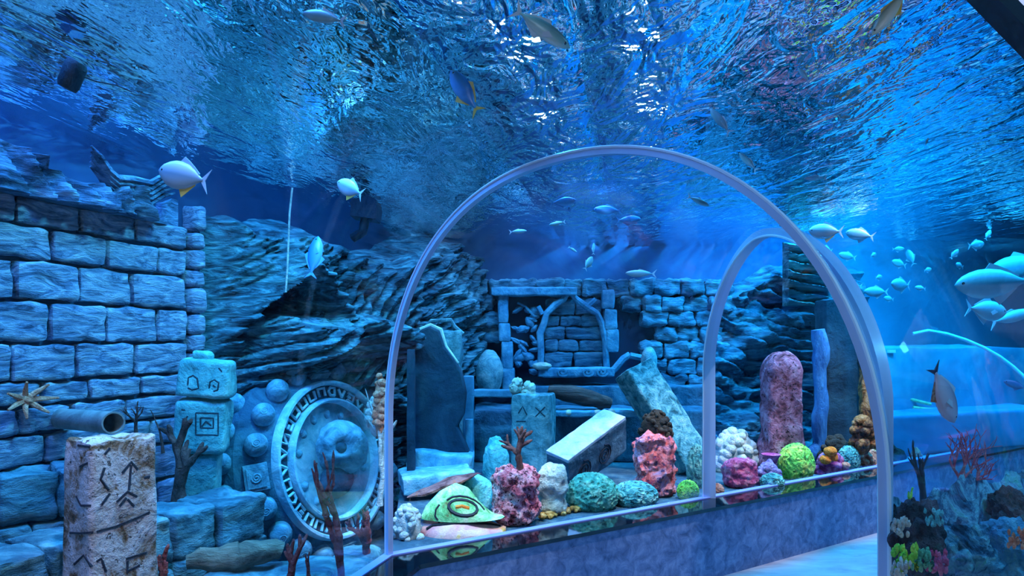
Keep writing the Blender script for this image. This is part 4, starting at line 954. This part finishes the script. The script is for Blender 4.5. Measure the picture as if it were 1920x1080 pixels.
# star shaped coral on the wall, coral behind the seam
m = MB(); c = hit(22, 748, (-2.304, 3, 0), WN) + WN * .09
for i in range(7):
    a = 2 * PI * i / 7; e = Vector((.339, .941, 0)) * math.cos(a) + Vector((0, 0, 1)) * math.sin(a) * .7 
    m.tube([c, c + e * .06 + WN * .02, c + e * .12 + WN * .05], [.014, .012, .005], 6)
m.blob((.03, .03, .03), 3, .2, 2, 1, T(c)); o = obj('star_coral', m, PEACH, label='peach star shaped coral on the brick wall at the left edge', cat='coral')
clump('peach_wall_coral', 712, 795, 26, 100, PEACH, 'peach coral climbing the rock just left of the large arch', 50, .024, 50, Y=4.3, z0=P(0, 795, 4.3).z)
branch('lacy_coral', Vector((P(712, 960, 4.3).x, 4.3, BED + .02)), .78, WHITE_C, 'pale lacy branching coral rising between the disc and the large arch', 53, 5, 30, .018, .80, (2, 3), .4, .6, knob=1.5)
obj('hose', MB().tube([P(u, v, 4.2) for u, v in ((548, 352), (543, 400), (541, 450), (539, 500), (536, 548))], .006, 6), WHITE_C, label='thin pale hose hanging in front of the cave in the cliff', cat='hose')
clump('white_wall_coral', 704, 800, 40, 60, WHITE_C, 'pale lacy coral beside the right rim of the disc', 30, .03, 51, Y=4.55, z0=P(0, 800, 4.55).z)
# ------------------------------------------------------------------ fish
def fish_mat(name, back, side, belly, h):
    m, n, out = nt(name); L = n.links.new
    tc = n.nodes.new('ShaderNodeTexCoord'); sp = n.nodes.new('ShaderNodeSeparateXYZ'); L(tc.outputs['Object'], sp.inputs[0])
    mr = node(n, 'ShaderNodeMapRange'); mr.inputs['From Min'].default_value = -h; mr.inputs['From Max'].default_value = h; L(sp.outputs[2], mr.inputs[0])
    c = ramp(n, mr.outputs[0], [(.15, belly), (.5, side), (.85, back)])
    b = node(n, 'ShaderNodeBsdfPrincipled', Roughness=.32); b.inputs['Specular IOR Level'].default_value = .6; L(c, b.inputs['Base Color']); L(b.outputs[0], out.inputs[0]); return m
def fish_parts(nm, hl, th, bodym, finm, analm, tailfork=.55, eye=True, dorsal=True, tailm=None):
    """unit length fish, nose at +.5 on x, returns its meshes"""
    prof = [(.5, .03), (.46, .30), (.40, .55), (.30, .82), (.18, .97), (.05, 1.0), (-.10, .88), (-.22, .62), (-.32, .32), (-.38, .16), (-.42, .13)]
    m = MB(); vs = []; N = 16
    for x, r in prof:
        for k in range(N):
            a = 2 * PI * k / N; vs.append((x, math.cos(a) * th / 2 * (r ** .8) , math.sin(a) * hl / 2 * r + .02 * hl * (x > .3)))
    n_ = len(prof); fs = [(i * N + k, i * N + (k + 1) % N, (i + 1) * N + (k + 1) % N, (i + 1) * N + k) for i in range(n_ - 1) for k in range(N)] + [tuple(range(N)), tuple((n_ - 1) * N + k for k in range(N))[::-1]]
    m.add(vs, fs); out = [('body', mesh('body', m, bodym), None)]
    T_ = .012
    def fin(pts): return MB().prism(pts, -T_ / 2, T_ / 2)
    out.append(('tail_fin', mesh('tail_fin', fin([(-.40, .05 * hl * 1.5), (-.50, tailfork * hl * .55), (-.56, tailfork * hl * .80), (-.47, 0), (-.56, -tailfork * hl * .80), (-.50, -tailfork * hl * .55), (-.40, -.05 * hl * 1.5)]), tailm or finm, smooth=False), None))
    if dorsal: out.append(('dorsal_fin', mesh('dorsal_fin', fin([(.10, .46 * hl), (.02, .68 * hl), (-.06, .60 * hl), (-.20, .42 * hl), (-.34, .20 * hl), (-.30, .12 * hl), (-.10, .36 * hl)]), finm, smooth=False), None))
    if analm: out.append(('anal_fin', mesh('anal_fin', fin([(.02, -.44 * hl), (-.06, -.74 * hl), (-.12, -.62 * hl), (-.30, -.22 * hl), (-.26, -.14 * hl), (-.08, -.36 * hl)]), analm, smooth=False), None))
    if eye:
        for s in (-1, 1): out.append(('eye', mesh('eye', MB().blob((.026, .012, .026), 2, 0, 1, 0, T(.395, s * th * .26, .06 * hl)), plain('fish_eye', (.01, .01, .015), .2)), 'dark eye'))
        out.append(('pectoral_fin', mesh('pectoral_fin', MB().prism([(.20, -.02), (.06, -.10), (.02, -.04), (.10, .02)], -th * .5 - .004, -th * .5 + .006), finm, smooth=False), None))
    return out
SILV = fish_mat('silver_fish', (.66, .80, .86), (.22, .36, .46), (.42, .52, .60), .22); BLUF = fish_mat('blue_fish', (.02, .18, .50), (.04, .26, .62), (.10, .38, .72), .2)
PALEF = fish_mat('pale_fish', (.30, .62, .70), (.16, .36, .44), (.26, .44, .50), .2); TEALF = fish_mat('teal_fish', (.14, .34, .34), (.28, .58, .56), (.70, .80, .70), .12); LAVF = fish_mat('lavender_fish', (.24, .26, .36), (.46, .46, .58), (.62, .60, .72), .2)
FIN = plain('silver_fin', (.45, .60, .70), .4); YEL = plain('yellow_fin', (.72, .50, .10), .5); BFIN = plain('blue_fin', (.05, .28, .60), .5); DFIN = plain('dark_fin', (.01, .02, .05), .5)
KINDS = {
 'pompano': fish_parts('pompano', .50, .16, SILV, FIN, YEL), 'bream': fish_parts('bream', .44, .17, PALEF, FIN, FIN), 'blue': fish_parts('blue', .34, .16, BLUF, BFIN, BFIN),
 'mullet': fish_parts('mullet', .25, .16, TEALF, FIN, FIN, .8), 'dart': fish_parts('dart', .24, .14, PALEF, FIN, None, .8, False), 'lav': fish_parts('lav', .42, .18, LAVF, FIN, PEACH, .5, True, True, DFIN),
 'small': fish_parts('small', .46, .2, PALEF, FIN, FIN, .55, False), 'yellowtail': fish_parts('yellowtail', .34, .16, BLUF, YEL, YEL, .6), 'sand': fish_parts('sand', .28, .15, fish_mat('sand_fish', (.35, .38, .22), (.60, .62, .42), (.80, .80, .62), .14), YEL, YEL, .6)}
def fish(kind, u, v, Y, px, th, label, group=None, yaw=0, roll=0):
    a = math.radians(th); y = math.radians(yaw); h = Vector((math.cos(a) * math.cos(y), math.sin(y), math.sin(a) * math.cos(y)))
    up = Vector((0, 0, 1)) if abs(h.z) < .93 else Vector((-1, 0, 0)); z = (up - h * h.dot(up)).normalized(); yy = z.cross(h)
    L_ = px * Y / F / math.cos(y)
    t = thing('fish', label, 'fish', frame(h, yy, z, P(u, v, Y)) @ R(roll, 'X') @ SC(L_, L_, L_), group)
    for nm, me, lab in KINDS[kind]:
        o = bpy.data.objects.new(nm, me); COL.objects.link(o); o.parent = t
        if lab: o['label'] = lab
    return t
fish('pompano', 342, 330, 2.45, 104, 166, 'large silver fish with yellow lower fins swimming by the cornice at upper left', yaw=12)
fish('pompano', 655, 353, 3.3, 58, 152, 'silver fish with a yellow fin beside the dark drain box', yaw=20)
fish('blue', 590, 480, 4.15, 78, 84, 'bright blue fish hanging upright in front of the dark cliff', yaw=15)
fish('mullet', 1018, 55, 1.82, 122, -33, 'slender teal silver fish just under the water surface at the top centre', yaw=6, roll=20)
fish('yellowtail', 870, 170, 2.25, 98, 122, 'blue fish with yellow fins near the surface, left of the slender teal fish', yaw=10)
fish('sand', 1668, 24, 1.72, 86, 236, 'pale yellow fish at the surface near the upper right corner', yaw=20)
fish('dart', 606, 32, 1.78, 92, 160, 'pale fish at the surface near the top, left of centre', yaw=20)
for u, v, px, th, lab in ((1507, 140, 34, 120, 'highest of the slim pale fish over the right shoulder of the arch'), (1485, 193, 22, 130, 'tiny pale fish just below the highest slim fish over the arch'), (1350, 226, 60, 122, 'slim pale fish close above the crown of the large arch'), (1402, 303, 46, 128, 'slim pale fish touching the right shoulder of the large arch'), (1528, 334, 38, 178, 'short bright fish lying level at the surface, right of the arch crown'), (1560, 345, 18, 20, 'tiny fish beside the short bright level fish'), (1738, 265, 18, 60, 'tiny pale fish before the bright streak at upper right'), (1585, 220, 26, 10, 'small dusky fish high over the right tank'), (1650, 262, 28, 15, 'small dusky fish under the surface, above the bright shoal')):
    fish('dart', u, v, min(5, .84 * F / (640 - v)), px, th, lab, yaw=15)
for u, v, Y, px, th, k, lab in ((1057, 378, 4.3, 48, 8, 'blue', 'slim blue fish highest inside the large arch'), (1138, 394, 4.6, 50, 176, 'blue', 'blue fish right of the highest one inside the arch'), (1180, 412, 4.9, 46, 4, 'blue', 'blue fish above the white diving one inside the arch'), (972, 434, 5.0, 32, 6, 'dart', 'pale slim fish at the left inside the large arch'), (1044, 419, 5.0, 30, 190, 'dart', 'pale slim fish between the leftmost one and the blue ones'), (1104, 493, 5.4, 28, 58, 'small', 'bright white fish tilted upward above the carved window'), (1113, 466, 5.4, 22, 86, 'dart', 'small upright fish just above the bright white fish'), (1200, 513, 5.4, 54, 178, 'dart', 'bright level fish over the dark doorway'), (1074, 468, 5.4, 18, -30, 'dart', 'tiny pale fish left of the upright one'), (1310, 377, 4.3, 44, -20, 'dart', 'pale slim fish left of where the two arches meet')):
    fish(k, u, v, Y, px, th, lab, yaw=12)
fish('pompano', 1547, 434, 5.4, 54, 176, 'largest silver fish at the left of the shoal, by the large arch', yaw=20)
fish('bream', 1611, 440, 5.4, 38, 160, 'plump pale yellowish fish second in the shoal right of the arch', yaw=40)
sh = 'pale blue fish of the hazy shoal right of the large arch'
for i, (u, v, px, th) in enumerate(((1549, 468, 28, 170), (1588, 480, 30, 165), (1578, 517, 28, 150), (1685, 494, 30, 165), (1707, 482, 30, 100), (1688, 534, 46, 178), (1642, 547, 40, 178), (1638, 478, 16, 20), (1685, 467, 20, 0), (1740, 506, 18, 10), (1799, 498, 20, 165), (1600, 536, 28, 175), (1648, 520, 18, 10), (1666, 560, 20, 170), (1772, 430, 18, 70), (1790, 476, 18, 60), (1725, 540, 18, 170))):
    fish('small', u, v, 5.9 + (i % 5) * .22, px, th, sh, 'shoal of pale fish right of the arch', yaw=(-25, 10, 30, -10, 20)[i % 5])
fish('bream', 1831, 459, 5.8, 36, 8, 'fish heading right at the upper right edge of the shoal', yaw=15)
fish('bream', 1853, 440, 5.9, 20, 60, 'little fish just above the one heading right')
fish('bream', 1862, 531, 5.2, 124, 184, 'big pale fish facing left at the right edge', yaw=14)
fish('bream', 1908, 500, 6.0, 96, 190, 'big hazy fish behind the big pale one at the right edge', yaw=10)
fish('bream', 1851, 582, 5.5, 84, -6, 'medium fish with a forked tail facing right, below the big pale fish', yaw=10)
fish('dart', 1898, 594, 5.8, 90, 14, 'long slim fish leaving at the right edge below the big pale fish', yaw=10)
fish('lav', 1770, 742, 1.60, 116, -64, 'lavender fish with a dark tail diving head down in the right tank', yaw=10)
fish('blue', 1903, 722, 2.2, 40, 160, 'small dark fish at the right edge near the diving fish', yaw=10)
# ------------------------------------------------------------------ right tank
CYT = rock('cyan_terrace', [(.03, .26, .42), (.05, .34, .52), (.09, .44, .60)], 2.5, .2, .7)
a = math.degrees(math.atan2(.336, .94))
MT = T(4.5, 7.19, 0) @ R(a, 'Z')
obj('cyan_terrace', MB().stone((2.75, .5, 1.44 - BED), 500, .03, 1.5, .05, 24, T(0, 0, BED)), CYT, M=MT, kind='structure')
obj('lower_step', MB().stone((2.3, .42, .40), 501, .02, 1.5, .08, 24, T(-.2, -.45, BED)), PAINT_R, M=MT, kind='structure')
GLINT = plain('wet_glint', (.8, .9, .95), .2)  # white blocks paint the wet highlights along the terrace edge
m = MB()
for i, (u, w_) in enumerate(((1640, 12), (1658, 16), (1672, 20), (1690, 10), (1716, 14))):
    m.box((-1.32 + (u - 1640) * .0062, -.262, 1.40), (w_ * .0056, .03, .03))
obj('terrace_glint', m, GLINT, M=MT, kind='structure', smooth=False)
GREEN_GLINT = rock('yellow_green_glint', [(.15, .50, .30), (.45, .75, .35), (.75, .85, .5)], 20, .4, .7)  # light glints put into the colour of thin tubes
for pts, lab in ((((1690, 746), (1712, 750), (1745, 758)), 'short yellow green painted glint before the cyan terrace, behind the diving fish'), (((1806, 776), (1840, 780), (1870, 783), (1902, 790)), 'longer yellow green painted glint at the right, over the red gorgonian'), (((1712, 764), (1735, 767), (1752, 768)), 'lower short green painted glint left of the diving fish')):
    obj('rope_or_glint', MB().tube([P(u, v, 6.75) for u, v in pts], .016, 8), GREEN_GLINT, label=lab, cat='rope_or_glint')
RIM = plain('cyan_rim', (.35, .88, 1.0), .2)
m = MB(); m.tube([P(u, v, 6.35 - i * .02) for i, (u, v) in enumerate(((1712, 626), (1740, 620), (1775, 626), (1810, 637), (1845, 652), (1875, 669), (1900, 688), (1922, 708), (1940, 740), (1950, 800)))], .016, 10)
o = obj('curved_rim', m, RIM, label='bright cyan curved rim arching down at the right edge', cat='rim')
REEF = rock('dark_reef', [(.006, .02, .03), (.03, .05, .07), (.10, .10, .13), (.08, .26, .24)], 8, 1, .85, detail=9, pos=[.32, .45, .56, .70])
BREEF = rock('blue_reef', [(.004, .04, .09), (.03, .18, .32), (.16, .54, .70), (.10, .60, .46)], 9, 1, .85, detail=10, distort=1.4, pos=[.38, .47, .55, .66])
BLR = rock('bright_blue_reef', [(.01, .10, .22), (.05, .30, .50), (.16, .60, .78)], 9, 1, .8)
def reef(u0, u1, v0, Y, mat, label, seed, amp=.22, deep=.7, z0=BED):
    k = Y / F; c = P((u0 + u1) / 2, v0, Y); rx = (u1 - u0) / 2 * k; H = c.z - z0
    def fn(d): return 1
    return obj('reef_rock', MB().blob((rx, rx * deep, H * .56), 5, amp, 2.4, seed, T(0, 0, H * .46)), mat, M=T(c.x, Y, z0), label=label, cat='rock')
# long reef ridge between the two tunnel walls
rl = [Vector((((u - 960) / F * Y), Y, 0)) for u, Y in ((1672, 1.655), (1700, 1.69), (1750, 1.75), (1800, 1.82), (1850, 1.92), (1900, 2.0), (1960, 2.10), (2060, 2.3))]
def rpt(t):
    k = t * (len(rl) - 1); i = min(len(rl) - 2, int(k)); return rl[i].lerp(rl[i + 1], k - i)
def ridge(i, j):
    p = rpt(i); q = (p.x, p.y, j); zt = 1.10 + .05 * fr((p.x * 2, 0, 0), 1.5, 6) - .05 * i
    a = PI * j; s_ = math.sin(a); n_ = .06 + .06 * fr((p.x, p.y, s_), 5, 3)
    o_ = -math.cos(a) * (n_ + .03 * i) * (1.25 - .5 * s_) - .02
    z = BED + (zt - BED) * s_ ** .8 + .05 * fr((p.x, p.y, j), 8, 4)
    return (p.x + .38 * o_ * -1 * .3, p.y + o_, z)
m = MB().grid(ridge, 150, 60)
obj('reef_ridge', m, BREEF, kind='structure')
def lump(u, v, Y, rx, rz, mat, label, seed, amp=.3):
    return obj('reef_rock', MB().blob((rx, rx * .6, rz), 5, amp, 2.6, seed), mat, M=T(P(u, v, Y)), label=label, cat='rock')
lump(1722, 1010, 1.52, .055, .09, REEF, 'dark brown reef rock close to the glass beside the right leg of the arch', 61)
lump(1890, 955, 1.80, .05, .055, REEF, 'dark reef rock at the right edge behind the bright blue one', 65)
lump(1885, 1035, 1.66, .085, .075, BLR, 'bright blue reef rock at the lower right corner', 63)
lump(1808, 1030, 1.60, .06, .07, BREEF, 'teal reef rock between the dark brown and the bright blue ones', 62)
PNKG = rock('red_gorgonian', [(.30, .03, .06), (.60, .10, .14), (.72, .30, .34)], 16, .8, .8)
b_ = P(1800, 945, 1.80); branch('gorgonian_coral', b_, .24, PNKG, 'red branching gorgonian on the reef below the diving fish', 71, 5, 46, .0075, .80, (2, 3), .3, .15)
b_ = P(1824, 945, 1.84); branch('gorgonian_coral', b_, .19, PNKG, 'second pink gorgonian just right of the red branching one', 72, 5, 46, .006, .80, (2, 3), .3, .1)
b_ = P(1732, 945, 1.72); branch('sea_plant', b_, .16, plain('dark_plant', (.008, .04, .06), .8), 'dark sea plant standing on the reef left of the gorgonian', 73, 4, 26, .009, .8, (2, 3), .4, .6, cat='plant')
b_ = P(1706, 948, 1.66); branch('sea_plant', b_, .05, GREEN, 'small green plant on the reef by the arch leg', 74, 3, 40, .006, .8, (2, 3), .5, .4, cat='plant')
for (u, v, Y, s, mat, lab) in ((1690, 990, 1.28, .016, WHITE_C, 'white shell on the dark reef rock near the arch leg'), (1700, 1046, 1.26, .022, GREEN, 'green coral tuft low on the dark reef rock'), (1728, 1050, 1.26, .018, GRNC, 'darker green coral tuft beside the green one on the dark reef'), (1762, 1056, 1.34, .020, HOT, 'pink coral tuft at the foot of the teal reef rock'), (1752, 972, 1.44, .015, TURQ, 'turquoise coral tuft on top of the teal reef rock'), (1688, 1066, 1.22, .014, WHITE_C, 'pale coral tuft at the bottom by the arch leg'), (1905, 1008, 1.27, .015, PEACH, 'peach coral tuft on the bright blue reef rock')):
    r_ = random.Random(int(u)); m = MB()
    for i in range(26): m.blob((s * .20, s * .20, s * .42), 2, .4, 2, i, T(r_.uniform(-s, s), r_.uniform(-s, s) * .6, r_.uniform(-s, s)))
    obj('coral_tuft', m, mat, M=T(P(u, v, Y)), label=lab, cat='coral')
# the ledge row goes on behind the right leg of the arch
for i, (u, w_, h_, mat, lab) in enumerate(((1672, 22, 30, GREEN, 'small green coral on the ledge row seen just right of the arch leg'), (1690, 22, 22, HOT, 'small hot pink coral on the ledge row seen right of the arch leg'), (1716, 26, 20, LILAC, 'small lilac coral on the ledge row left of the gorgonian'), (1752, 24, 20, PEACH, 'small peach coral on the ledge row near the gorgonian'), (1785, 26, 24, LILAC, 'lilac coral on the ledge row behind the gorgonian'), (1815, 26, 20, GRNC, 'small green coral on the ledge row right of the gorgonian'))):
    kk = (u - 960) / F; tt = (kk * L1.y - L1.x) / (D2.x - kk * D2.y); q = L1 + D2 * tt + V2(-.535, .845) * .16
    clump('ledge_coral', 960 + F * q.x / q.y, 850, w_, h_, mat, lab, 20, .03, 80 + i, Y=q.y, depth=.5)
# panel at the upper right corner
A_ = P(1846, 0, 1.2); B_ = P(1922, 78, 1.2); ex = (B_ - A_).normalized(); ez = Vector((0, -1, 0)).cross(ex).normalized() * -1
if ez.x < 0: ez = -ez
ey = ez.cross(ex); Mq = frame(ex, ey, ez, (A_ + B_) / 2)
t = thing('corner_panel', 'white panel with a dark edge hanging over the tunnel in the upper right corner', 'panel', Mq)
obj('panel_frame', MB().box((0, 0, .009), (.5, .05, .024)), plain('panel_edge', (.012, .012, .03), .4), t).matrix_local = Matrix.Identity(4)
obj('panel_face', MB().box((0, 0, .12), (.5, .04, .20)), plain('panel_glow', (.75, .78, .92), .5, emit=(.60, .66, 1.0), es=.7), t).matrix_local = Matrix.Identity(4)  # added emission brightens the face, which no lamp reaches
# fluorescent tubes over the water
TUBE = plain('lit_tube', (.9, .95, 1), .4, emit=(.85, .95, 1.0), es=7)
TUBE.cycles.emission_sampling = 'NONE'
def tube_lamp(u0, v0, u1, v1, z, lab):
    A_ = P(u0, v0, (z - EYE) * F / (640 - v0)); B_ = P(u1, v1, (z - EYE) * F / (640 - v1))
    t = thing('tube_lamp', lab, 'lamp', T(A_)); 
    keep(obj('lit_tube', MB().tube([A_, B_], .14, 10), TUBE), t); keep(obj('lamp_housing', MB().tube([A_ + Vector((0, 0, .20)), B_ + Vector((0, 0, .20))], .06, 6), DARK), t)
tube_lamp(948, 10, 1062, 290, 3.7, 'left of the two long white tube lamps glittering through the ripples')
tube_lamp(1186, 0, 1240, 290, 3.7, 'right of the two long white tube lamps glittering through the ripples')
tube_lamp(822, -30, 832, 50, 3.7, 'short white tube lamp glittering at the top edge, left of the other lamps')
